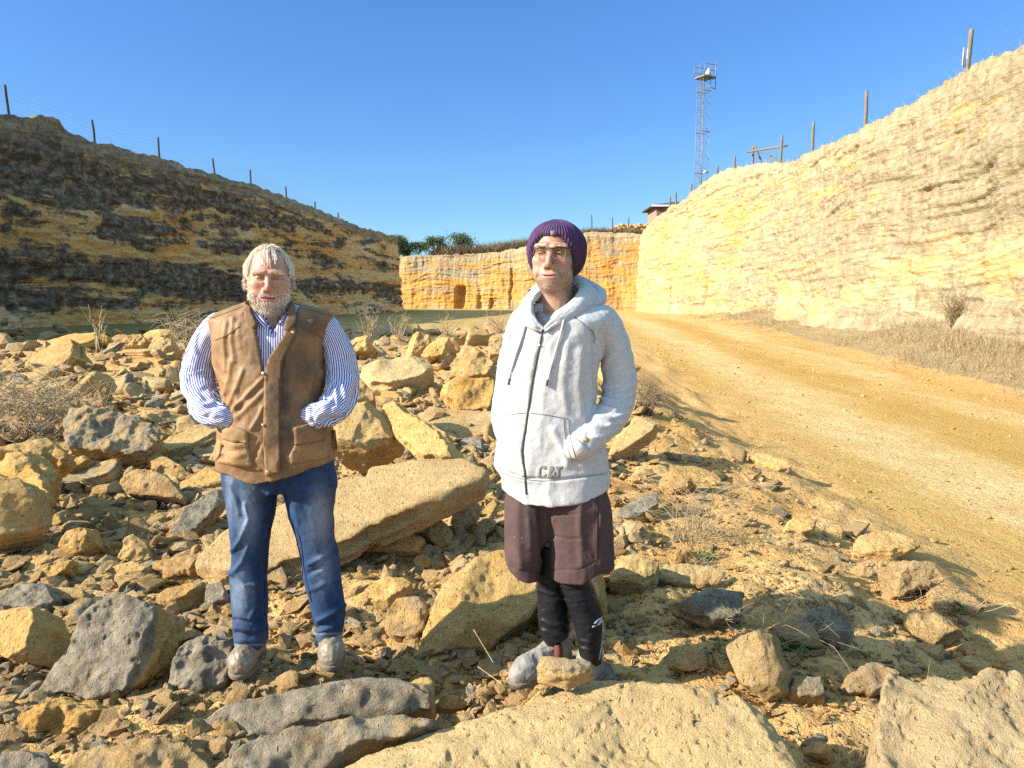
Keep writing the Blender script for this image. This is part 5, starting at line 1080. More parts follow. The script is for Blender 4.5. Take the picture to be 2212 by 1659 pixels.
def head(par, pos, yaw, roll, pitch, sx, sz, skin, fat=0.0, stub=0.0, mouth=(0.026, 0.0), neck=0.062, nose=1.0, skull=0.088, slit_h=0.0018, browz=0.0):
    """head, face, ears, neck and upper chest in one surface; returns (to_world, V_local, N_local)"""
    h = 0.0026; G = GR((-0.125, -0.16, -0.285), (0.125, 0.15, 0.145), h); E = lambda *a: el(G, *a); R_ = lambda *a, **k: rc(G, *a, **k)
    d = E((0, 0.022, 0.038), (0.076, 0.097, skull)); d = smin(d, E((0, -0.022, -0.03), (0.066 + fat, 0.072, 0.088)), 0.03)
    d = smin(d, E((0, -0.030, -0.080), (0.052 + fat, 0.055, 0.042)), 0.03); d = smin(d, E((0, -0.074, -0.100), (0.024, 0.022, 0.020)), 0.022)
    for s in (-1, 1):
        d = smin(d, E((s * 0.044, -0.064, -0.022), (0.024, 0.023, 0.020)), 0.022)                 # cheekbone
        d = smin(d, E((s * 0.038, -0.066, -0.062), (0.024 + fat, 0.022, 0.026)), 0.022)
        d = smin(d, R_((s * 0.014, -0.092, 0.024 + browz), (s * 0.050, -0.076, 0.024 + browz), 0.0115, 0.0105), 0.014)   # brow
        d = smax(d, -E((s * 0.0315, -0.101, 0.003), (0.0185, 0.018, 0.0125)), 0.012)              # socket
        lid = E((s * 0.0315, -0.0775, 0.002), (0.0165, 0.0140, 0.0135)); slit = np.abs(G[2] - 0.0005 + 2.2 * (G[0] - s * 0.0315) ** 2 / 0.0165) - slit_h
        slit = np.maximum(slit, np.abs(G[0] - s * 0.0315) - 0.0125)
        d = smin(d, smax(lid, -slit, 0.002), 0.004)
        d = smin(d, R_((s * 0.020, -0.086, -0.014), (s * 0.046, -0.074, -0.012), 0.0065, 0.0055), 0.008)    # eye bag
    d = smin(d, R_((0, -0.088, 0.016), (0, -0.116 * nose, -0.032), 0.0080, 0.0108), 0.013); d = smin(d, E((0, -0.116 * nose, -0.036), (0.0118, 0.0108, 0.0105)), 0.008)
    for s in (-1, 1):
        d = smin(d, E((s * 0.0145, -0.101, -0.041), (0.0082, 0.011, 0.0085)), 0.006); d = smax(d, -E((s * 0.008, -0.108, -0.0515), (0.0045, 0.006, 0.004)), 0.003)
        d = smax(d, -R_((s * 0.026, -0.104, -0.040), (s * 0.041, -0.086, -0.076), 0.0045, 0.0035), 0.009)     # fold to the mouth corner
    mw, mc = mouth; d = smin(d, E((0, -0.086, -0.070), (0.032, 0.015, 0.024)), 0.018)
    d = smin(d, E((0, -0.0975, -0.0675), (mw, 0.0085, 0.0052)), 0.004); d = smin(d, E((0, -0.096, -0.0785), (mw * 0.88, 0.0095, 0.0062)), 0.005)
    zc = -0.0728 + mc * np.abs(G[0]) / 0.026; d = smax(d, -(np.maximum(np.abs(G[2] - zc) - 0.0011, np.maximum(np.abs(G[0]) - mw, G[1] + 0.088))), 0.0025)
    for s in (-1, 1):
        Re = np.array(Matrix.Rotation(s * 0.35, 3, 'Z') @ Matrix.Rotation(-0.2, 3, 'X')); ear = E((s * 0.0795 + s * fat, 0.014, -0.006), (0.0085, 0.020, 0.032), Re)
        ear = smax(ear, -E((s * 0.0885 + s * fat, 0.008, -0.002), (0.0075, 0.011, 0.019), Re), 0.004); d = smin(d, ear, 0.006)
    d = smin(d, rc(G, (0, 0.022, -0.07), (0, 0.030, -0.20), neck, neck + 0.004), 0.03)
    d = smin(d, E((0, 0.03, -0.29), (0.13, 0.075, 0.065)), 0.05)
    V, Q = surfnet(np.broadcast_to(d, d.shape), (-0.125, -0.16, -0.285), h)
    N = normals(V, Q); x, y, z = V.T; ax = np.abs(x); fr = sm(0.0, -0.05, y)
    V = V + N * (0.0009 * fbm(x * 70, y * 70, z * 70, 3, 5))[:, None]
    g = lambda cx, cz, rx, rz: np.exp(-((ax - cx) / rx) ** 2 - ((z - cz) / rz) ** 2) * fr
    fl = np.clip(g(0.042, -0.030, 0.022, 0.022) + g(0, -0.035, 0.018, 0.018) + 0.5 * g(0, 0.05, 0.05, 0.02) + 0.6 * sm(0.06, 0.08, ax), 0, 1)
    lip = np.exp(-((ax / (mw * 0.95)) ** 4) - ((z + 0.0735) / 0.0095) ** 4) * sm(-0.086, -0.091, y)
    st = stub * np.clip(sm(-0.045, -0.070, z + 0.25 * (ax - 0.03).clip(0) * -1) * sm(-0.15, -0.11, z) * sm(0.055, 0.03, y) + 0.9 * g(0, -0.060, 0.030, 0.008) + sm(0.055, 0.068, ax) * sm(0.0, -0.02, z) * sm(-0.12, -0.1, z) * sm(0.03, 0.01, y), 0, 1) * (1 - lip)
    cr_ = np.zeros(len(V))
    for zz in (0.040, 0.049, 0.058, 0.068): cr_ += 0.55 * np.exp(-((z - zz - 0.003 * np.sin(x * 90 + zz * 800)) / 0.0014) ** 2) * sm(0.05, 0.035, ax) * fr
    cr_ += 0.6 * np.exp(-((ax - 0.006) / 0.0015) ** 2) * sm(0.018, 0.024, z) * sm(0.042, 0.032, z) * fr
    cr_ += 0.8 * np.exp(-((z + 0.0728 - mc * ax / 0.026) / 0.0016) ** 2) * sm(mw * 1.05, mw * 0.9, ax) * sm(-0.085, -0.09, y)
    cr_ += 0.45 * g(0.0315, 0.010, 0.018, 0.006) + 0.6 * np.exp(-((z - 0.0005) / 0.0022) ** 2) * sm(0.021, 0.017, np.abs(ax - 0.0315)) * fr  # brow shade and dark lid line painted into the skin colour
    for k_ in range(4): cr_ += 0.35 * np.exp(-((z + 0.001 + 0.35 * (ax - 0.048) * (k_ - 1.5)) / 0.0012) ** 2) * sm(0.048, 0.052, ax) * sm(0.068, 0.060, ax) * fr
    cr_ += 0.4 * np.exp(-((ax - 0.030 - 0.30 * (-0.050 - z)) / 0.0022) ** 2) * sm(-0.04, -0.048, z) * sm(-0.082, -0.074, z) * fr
    S = Matrix.Diagonal((sx, sx, sz)); Rm = np.array(Matrix.Rotation(yaw, 3, 'Z') @ Matrix.Rotation(roll, 3, 'Y') @ Matrix.Rotation(pitch, 3, 'X') @ S)
    tw_ = lambda A: np.asarray(A) @ Rm.T + np.asarray(pos)
    o = put('body', tw_(V), Q, skin, par); me = o.data
    for nm, v in (('flush', fl), ('lip', lip), ('stub', st), ('crease', np.clip(cr_, 0, 1))): attr(me, nm, v)
    for s in (-1, 1):
        bm = bmesh.new(); bmesh.ops.create_uvsphere(bm, u_segments=20, v_segments=14, radius=0.0125); me2 = bpy.data.meshes.new('eye'); bm.to_mesh(me2); bm.free()
        me2.polygons.foreach_set('use_smooth', [True] * len(me2.polygons)); c = tw_([(s * 0.0315, -0.0775, 0.0015)])[0]
        e_ = obj('eye', me2, M['eye']); e_.parent = par; e_.location = Vector(c) - Vector(par.location); e_.rotation_euler = (0, 0, yaw)
    return tw_, V, N, Q
def strands(name, roots, mids, tips, w0, mat, par, tw_, r, seg=4):
    """flat tapering locks root > mid > tip, all (n,3) in head space"""
    n = len(roots); t = np.linspace(0, 1, seg + 1)[None, :, None]
    p = roots[:, None] * (1 - t) ** 2 + 2 * mids[:, None] * t * (1 - t) + tips[:, None] * t ** 2
    T = np.gradient(p, axis=1); rv = r.normal(size=(n, 1, 3)); s = np.cross(T, rv); s /= np.linalg.norm(s, axis=2)[..., None] + 1e-9
    w = w0 * np.linspace(1, 0.25, seg + 1)[None, :, None] * r.uniform(0.6, 1.3, (n, 1, 1))
    V = np.stack([p - s * w, p + s * w], 2).reshape(n, -1, 3); b = np.arange(n)[:, None] * (2 * seg + 2)
    Q = np.concatenate([np.stack([b + 2 * i, b + 2 * i + 1, b + 2 * i + 3, b + 2 * i + 2], -1).reshape(-1, 4) for i in range(seg)])
    return put(name, tw_(V.reshape(-1, 3)), Q, mat, par)

# ================= bearded man
YL = 3.05
man = empty('person', Vector((-0.93, YL, 0.05)), 'white-haired bearded man in a worn brown vest, striped shirt and jeans, hands in pockets', 'person', 'two men standing on the rubble')
ANK = None
tw, HV, HN, HQ = head(man, P(581, 604, YL - 0.02), 0.27, 0.02, -0.01, 1.0, 1.03, M['skin_a'], fat=0.006, mouth=(0.025, 0.002), neck=0.066, nose=0.99, slit_h=0.0014, browz=-0.003)
r = np.random.default_rng(3)
# hair: combed from the crown, thin on top, flaring at the ears
def hair_man():
    A, B, C = [], [], []
    def surf(az, ph, off): return np.stack([(0.078 + off) * np.sin(ph) * np.sin(az), 0.022 - (0.099 + off) * np.sin(ph) * np.cos(az), 0.038 + (0.090 + off) * np.cos(ph)], -1)
    n = 5200; az = r.uniform(-math.pi, math.pi, n); side = np.abs(az) > r.uniform(0.92, 1.4, n)
    ph0 = np.where(side, r.uniform(0.15, 1.35, n), r.uniform(0.0, 0.45, n)); ph1 = np.where(side, np.minimum(ph0 + r.uniform(0.5, 0.9, n), 1.75), ph0 + r.uniform(0.2, 0.36, n))
    az1 = az + r.normal(0, 0.12, n) - 0.10 * np.sign(az) * (~side)
    fl = r.uniform(0.001, 0.010, n) + 0.012 * side * (ph1 > 1.4)
    A.append(surf(az, ph0, 0.002)); B.append(surf((az + az1) / 2, (ph0 + ph1) / 2, 0.008 + 0.003 * side)); C.append(surf(az1, ph1, fl))
    n = 1100; s = r.choice((-1, 1), n); az = s * r.uniform(1.15, 2.3, n); ph0 = r.uniform(0.9, 1.5, n); ph1 = r.uniform(1.7, 2.0, n)     # sides over the ears
    t_ = surf(az + r.normal(0, .1, n), ph1, r.uniform(0.006, 0.022, n)); A.append(surf(az, ph0, 0.003)); B.append(surf(az, (ph0 + ph1) / 2, 0.018 + 0 * az)); C.append(t_)
    n = 90; k = r.integers(0, 9, n); cx = np.array((-0.032, -0.022, -0.012, -0.004, 0.006, 0.016, 0.024, 0.030, 0.002))[k] + r.normal(0, .0018, n); ln = np.array((.030, .045, .052, .040, .060, .030, .045, .030, .050))[k]
    a0 = np.arcsin(np.clip(cx / 0.078, -1, 1)); A.append(surf(a0, np.full(n, 0.55), 0.004)); B.append(surf(a0, np.full(n, 0.9), 0.010))
    C.append(np.stack([cx + r.normal(0.002, .002, n), -0.083 - 0.018 * (1 - (cx / .06) ** 2) - r.uniform(0, .004, n), 0.098 - ln], -1))
    strands('hair', np.concatenate(A), np.concatenate(B), np.concatenate(C), 0.0008, M['hair'], man, tw, r, 5)
hair_man()
def pick(mask, n):
    i = np.where(mask)[0]; return i[r.integers(len(i), size=n)]
x, y, z = HV.T; ax = np.abs(x)
jaw = (z < -0.050 - 0.0 * ax) & (z > -0.132) & (y < 0.045) & ((z < -0.082) | (ax > 0.030 + 0.25 * (z + 0.085).clip(0)) ) & ((ax > 0.030) | (z < -0.084)) & ((ax > .052) | (z < -0.066) ) & (N_ok := np.ones(len(x), bool))
side_ = (ax > 0.058) & (z > -0.06) & (z < 0.012) & (y > -0.045) & (y < 0.004)
mous = (z < -0.0545) & (z > -0.0645) & (ax < 0.030) & (y < -0.085)
I = np.concatenate([pick(jaw, 5200), pick(side_, 900), pick(mous, 800)]); R0 = HV[I]; Nn = HN[I]; L = r.uniform(0.005, 0.011, len(I))[:, None]; L[-800:] *= 0.6
dn = Nn * 0.6 + np.stack([R0[:, 0] * 2.0, 0 * L[:, 0], -0.75 + 0 * L[:, 0]], -1) + r.normal(0, 0.30, R0.shape); T0 = R0 + dn * L
strands('beard', R0 - Nn * 0.001, R0 + Nn * L * 0.55, T0, 0.0008, M['beard'], man, tw, r, 3)
bi = pick((np.abs(z - 0.024 + 0.16 * (ax - 0.02)) < 0.0035) & (ax > 0.013) & (ax < 0.048) & (y < -0.06), 210); R0 = HV[bi]
strands('eyebrow', R0, R0 + HN[bi] * 0.004 + np.sign(R0[:, :1]) * (0.004, 0, 0), R0 + HN[bi] * 0.0035 + np.sign(R0[:, :1]) * (0.009, 0, 0) + r.normal(0, .001, R0.shape), 0.0008, M['beard'], man, tw, r, 3)

VR = [(650, 540, 622, 0.060, .02), (660, 512, 658, 0.080, .015), (668, 490, 690, 0.090, .01), (678, 463, 719, 0.095, .01), (690, 453, 717, 0.105), (705, 457, 711, 0.118), (732, 463, 702, 0.130), (778, 465, 699, 0.140), (803, 472, 703, 0.145), (822, 480, 699, 0.148), (850, 483, 695, 0.152), (890, 482, 696, 0.158), (923, 478, 717, 0.162), (960, 475, 722, 0.162), (990, 474, 724, 0.160), (1030, 474, 722, 0.155)]
lo = P(438, 1040, YL) - (0, 0.20, 0); hi = P(735, 636, YL) + (0, 0.20, 0); G = GR(lo, hi, 0.0042)
hem = capf(YL, [(470, 1004), (520, 1013), (573, 1029), (600, 1024), (726, 988)])
dv = stack(G, YL, VR, n=2.35, zb=-9); dv = smax(dv, hem(G[0]) - G[2], 0.004)
vee = [(530, 560), (541, 690), (556, 735), (572, 806), (580, 790), (612, 738), (634, 690), (640, 560)]
gx_, gz_ = np.meshgrid(G[0].ravel(), G[2].ravel(), indexing='ij'); vpx, vpy = proj(np.stack([gx_, np.full_like(gx_, YL - 0.12), gz_], -1)); dvee = polysd(vee, vpx, vpy) * (YL / F)
shirt_t = stack(G, YL, VR, n=2.3, grow=-0.016, zb=-9)
dfront = np.maximum(dvee[:, None, :], G[1] - (YL + 0.02))
dvest = smax(dv, -dfront, 0.004)
V, Q = surfnet(dvest, lo, 0.0042)
strokes = [([(497, 892), (520, 868), (568, 818)], 5, .010), ([(492, 875), (512, 838), (524, 800)], 5, .008), ([(515, 900), (545, 870), (569, 845)], 6, .007), ([(486, 850), (496, 815), (498, 780)], 5, .006),
           ([(489, 700), (484, 745), (488, 800)], 5, .008), ([(503, 690), (500, 740), (505, 780)], 5, .006), ([(515, 700), (518, 750)], 6, .004), ([(697, 800), (690, 850), (693, 890)], 5, .006), ([(672, 735), (676, 790), (668, 840)], 7, .004), ([(655, 880), (690, 870)], 4, -.004),
           ([(510, 935), (512, 990)], 20, .012), ([(665, 930), (668, 985)], 24, .008), ([(482, 958), (510, 963), (538, 956)], 3.5, .008), ([(484, 978), (515, 984), (540, 976)], 3.5, .007), ([(478, 997), (520, 1004), (560, 1014)], 3.5, .006), ([(545, 925), (560, 900), (568, 880)], 5, .008), ([(548, 990), (562, 960)], 5, -.008),
           ([(640, 965), (668, 972), (700, 962)], 4, .004), ([(610, 820), (613, 900), (608, 1010)], 3, -.003), ([(620, 745), (640, 770), (668, 780)], 6, .003)]
V = folds(V, Q, strokes, 0.0040, (10, 10, 6), 31)
px, py = proj(V); fr = 1.0
vest = put('vest', V, Q, M['vest'], man)
gs = lambda cx, cy, rx, ry: np.exp(-((px - cx) / rx) ** 2 - ((py - cy) / ry) ** 2)
attr(vest.data, 'dirt', np.clip(0.25 + 1.0 * gs(603, 850, 24, 80) + 0.9 * gs(612, 935, 26, 60) + 0.7 * gs(660, 800, 30, 40) + 0.7 * gs(545, 770, 25, 30) + 0.5 * gs(670, 700, 40, 25) + 0.6 * gs(600, 1000, 20, 25), 0, 1))
attr(vest.data, 'worn', np.clip(0.9 * gs(515, 800, 40, 60) + 1.0 * gs(515, 960, 34, 45) + 0.8 * gs(475, 700, 25, 30) + 0.7 * gs(680, 980, 45, 18) + 0.5 * gs(690, 800, 15, 60), 0, 1))
tv = bvh(V, Q); Vu, Qu = surfnet(dv, lo, 0.0042); tu = bvh(Vu, Qu)
def weather(o):
    q = np.array([(man.matrix_basis.translation + v.co)[:] for v in o.data.vertices]); a, b = proj(q); g_ = lambda cx, cy, rx, ry: np.exp(-((a - cx) / rx) ** 2 - ((b - cy) / ry) ** 2)
    attr(o.data, 'dirt', np.clip(1.1 * g_(600, 850, 30, 70) + 0.9 * g_(595, 940, 28, 60) + 0.5 * g_(660, 940, 40, 12), 0, 1)); attr(o.data, 'worn', np.clip(0.8 * g_(585, 1010, 30, 40) + 0.7 * g_(680, 985, 40, 20), 0, 1))
# striped shirt under the vest
ds = stack(G, YL, VR[:1] + [(q[0], q[1] + 6, q[2] - 6, q[3]) + tuple(q[4:]) for q in VR[1:]], n=2.3, grow=-0.017, zb=P(1106, 960, YL)[2])
neckc = stack(G, YL, [(632, 543, 622, .066, .018), (655, 541, 624, .072, .012), (690, 536, 628, .088, .005), (715, 530, 634, .11, 0)], n=2.0)
open_ = polysd([(556, 560), (555, 668), (584, 722), (612, 668), (612, 560)], vpx, vpy) * (YL / F)
ds = smin(ds, neckc, 0.008); ds = smax(ds, -np.maximum(open_[:, None, :], G[1] - YL), 0.004); core = stack(G, YL, [(620, 552, 612, .052, .02), (660, 550, 614, .055, .015), (740, 545, 620, .09, 0)], n=2.0); 
V2, Q2 = surfnet(smax(ds, -core, 0.004), lo, 0.0042); N2 = normals(V2, Q2)
shirt = put('shirt', V2, Q2, M['stripe'], man); attr(shirt.data, 'stripe', V2[:, 0] / 0.0088 + 100); ts = bvh(V2, Q2)
for nm, poly in (('collar', [(541, 650), (549, 648), (556, 668), (577, 699), (571, 708), (556, 697), (546, 676)]), ('collar', [(624, 651), (617, 649), (612, 668), (596, 690), (600, 702), (612, 696), (621, 676)])):
    o = patch(nm, poly, ts, YL - 0.08, M['stripe'], shirt, 0.008, 0.003, 4); attr(o.data, 'stripe', np.array([v.co[0] * 0.7 + v.co[2] * 0.7 for v in o.data.vertices]) / 0.0088 + 100)
for b_ in ((584, 730), (584, 757)): disc(*b_, ts, YL - .1, 0.0055, M['cotton'], shirt)
for nm, poly in (('collar', [(533, 653), (540, 650), (546, 680), (558, 703), (549, 712), (532, 695), (528, 672)]), ('collar', [(629, 651), (637, 664), (642, 690), (634, 708), (622, 718), (613, 712), (620, 690), (624, 668)])):
    patch(nm, poly, tu, YL - 0.10, M['vest_dark'], man, 0.012, 0.004, 5)
patch('lapel', [(572, 804), (582, 772), (610, 730), (626, 702), (641, 712), (634, 735), (612, 775), (608, 800), (606, 830)], tu, YL - .14, M['vest_dark'], man, 0.011, 0.004, 5)
weather(patch('placket', [(571, 806), (590, 800), (607, 815), (607, 900), (603, 1020), (574, 1027), (569, 960), (570, 880)], tv, YL - .15, M['vest'], man, 0.006, 0.003, 5))
patch('pocket_flap', [(484, 926), (512, 922), (537, 934), (536, 958), (510, 955), (484, 948)], tv, YL - .16, M['vest_trim'], man, 0.011, 0.003, 5)
weather(patch('pocket_flap', [(634, 924), (668, 914), (698, 908), (705, 935), (690, 952), (636, 962)], tv, YL - .16, M['vest'], man, 0.010, 0.003, 5))
patch('pocket', [(486, 950), (536, 958), (541, 990), (548, 1008), (520, 1008), (488, 1000)], tv, YL - .16, M['vest_trim'], man, 0.006, 0.003, 6)
weather(patch('pocket', [(637, 960), (700, 950), (712, 985), (690, 992), (628, 1003), (624, 985)], tv, YL - .16, M['vest'], man, 0.005, 0.003, 6))
for b_ in ((571, 807), (570, 918), (579, 1019), (633, 718), (613, 702)): disc(*b_, tv, YL - .16, 0.0062, M['metal'], man, 'snap', 0.010)
disc(551, 704, tv, YL - .12, 0.006, M['metal'], man, 'snap', 0.012)
for pts in ([(465, 735), (490, 724), (516, 706)], [(640, 702), (668, 714), (697, 730)], [(455, 688), (500, 672), (534, 658)], [(632, 660), (680, 672), (717, 683)]): seam('seam', pts, tv, YL - .12, 0.0022, M['vest_dark'], man, 0.0005)
seam('zip', [(549, 712), (560, 730), (570, 760), (576, 790)], tv, YL - .12, 0.004, M['brass'], man, 0.001); seam('zip', [(612, 738), (597, 762), (584, 785)], tv, YL - .12, 0.003, M['brass'], man, 0.006)
patch('side_tab', [(717, 930), (724, 928), (729, 968), (722, 972)], tv, YL - .02, M['vest_trim'], man, 0.006, 0.004, 5)
patch('side_tab', [(473, 945), (462, 975), (452, 992), (462, 998), (476, 985), (480, 960)], tv, YL + .02, M['vest_trim'], man, 0.004, 0.006, 5)

def sleeve(par, pts, rad, mat, seed, name='sleeve', N=44, seg=96, n=110, amp=0.0095, cuff=True, Y=YL, flat=1.05):
    p = spline([P(a, b, Y + c) for a, b, c in pts], n); rr = spline(np.array(rad)[:, None], n)[:, 0]; V, f, uv = tube(p, rr, seg, flat)
    Nn = normals(V, f[0]); u = uv[:, 0] * 2 * math.pi; v = uv[:, 1]; L = np.linalg.norm(np.diff(p, axis=0), axis=1).sum() * v
    w = 0.5 * vn(np.cos(u) * 1.5, np.sin(u) * 1.5, L * 6, seed)
    rd = 1 - np.abs(fbm(np.cos(u) * 0.8 + w, np.sin(u) * 0.8, L * 13 + 1.5 * np.cos(u + seed), 3, seed)) * 4
    d = amp * rd.clip(-1, 1) * (0.45 + 0.75 * np.exp(-((v - 0.58) / 0.22) ** 2)) + 0.3 * amp * fbm(np.cos(u) * 3, np.sin(u) * 3, L * 30, 3, seed + 1)
    if cuff: d += 0.006 * sm(0.86, 0.885, v) 
    o = put(name, V + Nn * d[:, None], f[0], mat, par); me = o.data; attr(me, 'stripe', uv[:, 0] * N); return o, V, f[0]
sleeve(man, [(492, 692, .02), (462, 710, .015), (437, 765, .03), (428, 818, .02), (434, 858, -.03), (457, 888, -.09), (474, 898, -.11), (490, 903, -.105), (508, 907, -.08)], [.038, .047, .058, .063, .060, .052, .047, .044, .040], M['stripe'], 5)
sleeve(man, [(678, 688, .02), (707, 706, .015), (731, 760, .03), (739, 815, .02), (735, 856, -.03), (718, 883, -.085), (704, 892, -.105), (688, 897, -.10), (670, 901, -.08)], [.038, .047, .058, .063, .060, .052, .047, .044, .040], M['stripe'], 9)
for (a, b, c), (d_, e_, f_) in () and (((474, 894, -.13), (492, 905, -.135)), ((706, 892, -.115), (690, 903, -.135))):     # wrists going into the pockets
    g0 = P(a, b, YL + c); g1 = P(d_, e_, YL + f_); V, f, _ = tube(spline([g0, (g0 + g1) / 2 + (0, 0, .004), g1], 8), [.030, .030, .031, .033, .034, .034, .030, .02], 16)
    o = put('hand', V, f[0], M['skin_a'], man)

# jeans
JL = [(985, 487, 600, .11), (1012, 486, 604, .112), (1050, 490, 600, .112), (1113, 499, 591, .104), (1176, 505, 578, .095), (1229, 501, 575, .088), (1286, 502, 576, .085), (1333, 506, 576, .082), (1364, 507, 577, .082), (1400, 512, 579, .080)]
JR = [(985, 590, 716, .11), (1012, 598, 719, .112), (1047, 608, 723, .112), (1113, 623, 716, .104), (1163, 643, 721, .096), (1210, 652, 730, .090), (1248, 657, 734, .087), (1301, 670, 743, .084), (1349, 683, 742, .082), (1374, 684, 739, .080)]
JP = [(955, 482, 718, .135), (985, 484, 717, .132), (1012, 485, 718, .128), (1035, 487, 721, .118), (1056, 492, 722, .10)]
lo = P(470, 1420, YL) - (0, 0.2, 0); hi = P(760, 945, YL) + (0, 0.22, 0); G = GR(lo, hi, 0.0045)
hl_ = capf(YL, [(500, 1401), (545, 1398), (582, 1384)]); hr_ = capf(YL, [(680, 1376), (742, 1371)])
dj = smin(smax(stack(G, YL, JL, -.005, 2.2, zb=-9), hl_(G[0]) - G[2], .003), smax(stack(G, YL, JR, .01, 2.2, zb=-9), hr_(G[0]) - G[2], .003), 0.012); dj = smin(dj, stack(G, YL, JP, n=2.5), 0.02)
V, Q = surfnet(dj, lo, 0.0045)
st = [([(503, 1190), (520, 1165), (538, 1120), (530, 1090)], 5, .012), ([(500, 1240), (522, 1215), (536, 1180)], 5, .009), ([(500, 1235), (530, 1262), (548, 1262)], 5, .011), ([(548, 1262), (552, 1310), (540, 1335)], 5, .008), ([(572, 1290), (545, 1292)], 5, -.006), ([(505, 1340), (540, 1345), (577, 1335)], 4, -.011), ([(508, 1355), (545, 1362), (577, 1350)], 4.5, .009), ([(508, 1368), (545, 1374), (577, 1362)], 3.5, -.009), ([(512, 1384), (560, 1383)], 5, .006), ([(490, 1040), (510, 1075), (515, 1110)], 5, .006),
      ([(726, 1182), (700, 1200), (668, 1218)], 5, .010), ([(722, 1200), (690, 1228), (665, 1240)], 5, -.008), ([(735, 1250), (700, 1262), (670, 1275)], 6, .006), ([(743, 1306), (715, 1325), (688, 1340)], 5, .011), ([(742, 1325), (715, 1345), (686, 1355)], 4, -.009), ([(740, 1345), (712, 1358), (686, 1364)], 3.5, .007), ([(690, 1060), (706, 1090), (704, 1130)], 6, .006), ([(722, 1060), (700, 1045), (650, 1050)], 4, -.005), ([(610, 1050), (640, 1065)], 4, .005), ([(598, 1050), (570, 1075), (550, 1080)], 4, .005), ([(604, 1000), (604, 1046)], 3, .004)]
V = folds(V, Q, st, 0.0030, (8, 8, 6), 53); px, py = proj(V)
jeans = put('jeans', V, Q, M['denim'], man)
attr(jeans.data, 'fade', np.clip(0.95 * gs(535, 1110, 20, 60) + 0.95 * gs(688, 1120, 22, 55) + 0.9 * gs(522, 1280, 20, 45) + 0.7 * gs(700, 1230, 18, 40) + 0.6 * gs(497, 1060, 8, 60) + 0.35 * gs(520, 1020, 30, 20) + 0.6 * (np.abs(py - 1393 + (px > 620) * 24) < 2.2), 0, 0.8)); attr(jeans.data, 'dust', np.clip(0.7 * gs(700, 1120, 16, 50) + .3 * gs(620, 1385, 150, 25), 0, 1))
tj = bvh(V, Q)
for pts in ([(597, 1052), (588, 1113), (576, 1182), (573, 1254), (572, 1330)], [(611, 1052), (626, 1113), (648, 1163), (659, 1239), (674, 1301)], [(605, 1015), (603, 1046)]): seam('seam', pts, tj, YL - .1, 0.0016, M['denim'], man, 0.0012)
def boot(par, ank, toe, ztop, r0, mat, sole_mat, sc=1.0):
    a = np.asarray(ank, float); t = np.asarray(toe, float); zf = t[2]; dr = t - a; dr[2] = 0; Lf = np.linalg.norm(dr); dr /= Lf
    heel = a - dr * 0.035; ball = a + dr * Lf * 0.68; lo = np.minimum(heel, t) - 0.10; hi = np.maximum(heel, t) + 0.10; lo[2] = zf - 0.02; hi[2] = ztop + 0.02; G = GR(lo, hi, 0.004)
    Z = lambda p, z: (p[0], p[1], zf + z)
    d = rc(G, Z(heel, .046), Z(ball, .050), .040, .050); d = smin(d, rc(G, Z(ball, .048), Z(t - dr * 0.042, .040), .048, .040), .02); d = smin(d, rc(G, Z(ball, .06), Z(a, .10), .035, .045), .03)
    d = smin(d, rc(G, (a[0], a[1], ztop - 0.03), Z(a - dr * .005, .07), r0, .045), .025); d = smax(d, zf + 0.012 - G[2], .004)
    V, Q = surfnet(d, lo, 0.004); V = folds(V, Q, [], 0.0022, (22, 22, 30), 71, .0006); o = put('boot', V, Q, mat, par, at=a)
    s = np.minimum(rc(G, Z(heel, .02), Z(ball, .02), .044, .054), rc(G, Z(ball, .02), Z(t - dr * 0.042, .02), .054, .045)); s = smax(smax(s, G[2] - zf - 0.022, .003), zf - 0.004 - G[2], .003)
    V, Q = surfnet(s, lo, 0.004); me = mesh('sole', V - a, Q); so = obj('sole', me, sole_mat); so.parent = o
    return o
boot(man, (P(545, 1395, 3.055)[0], 3.06, 0), (P(516, 1455, 2.91)[0], 2.885, 0.052), P(545, 1372, YL)[2], .047, M['leather'], M['sole'])
boot(man, (P(712, 1385, 3.08)[0], 3.09, 0), (P(722, 1435, 2.94)[0], 2.915, 0.075), P(712, 1352, YL)[2], .047, M['leather'], M['sole'])

# ================= man in the beanie
YR = 2.95
guy = empty('person', Vector((0.20, YR, 0.03)), 'man in a purple beanie, glasses, white hoodie, plum shorts and black tights, hands in pockets', 'person', 'two men standing on the rubble')
tw, HV, HN, HQ = head(guy, P(1199, 551, YR + 0.01), -0.25, 0.02, 0.0, 1.06, 1.12, M['skin_b'], fat=0.002, stub=1.0, mouth=(0.026, 0.003), neck=0.058, nose=1.0, skull=0.074)
M['grizzle'] = flat('grizzled_stubble', (0.34, 0.28, 0.22), 0.7, var=0.45, bscale=600); r = np.random.default_rng(8); x, y, z = HV.T; ax = np.abs(x)
def pick(mask, n):
    i = np.where(mask)[0]; return i[r.integers(len(i), size=n)]
bi = pick((np.abs(z - 0.023) < 0.004) & (ax > 0.012) & (ax < 0.050) & (y < -0.06), 260); R0 = HV[bi]
strands('eyebrow', R0, R0 + HN[bi] * 0.003 + np.sign(R0[:, :1]) * (0.004, 0, 0), R0 + HN[bi] * 0.0025 + np.sign(R0[:, :1]) * (0.008, 0, 0), 0.0007, M['brow'], guy, tw, r, 3)
bi = pick((z < -0.062) & (z > -0.128) & (y < 0.0) & ((z < -0.086) | (ax > 0.034)) , 1500); R0 = HV[bi]; dn = HN[bi] * 0.5 + (0, 0, -0.6) + r.normal(0, .35, R0.shape)
strands('stubble', R0, R0 + HN[bi] * 0.001, R0 + dn * 0.0032, 0.0006, M['grizzle'], guy, tw, r, 2)
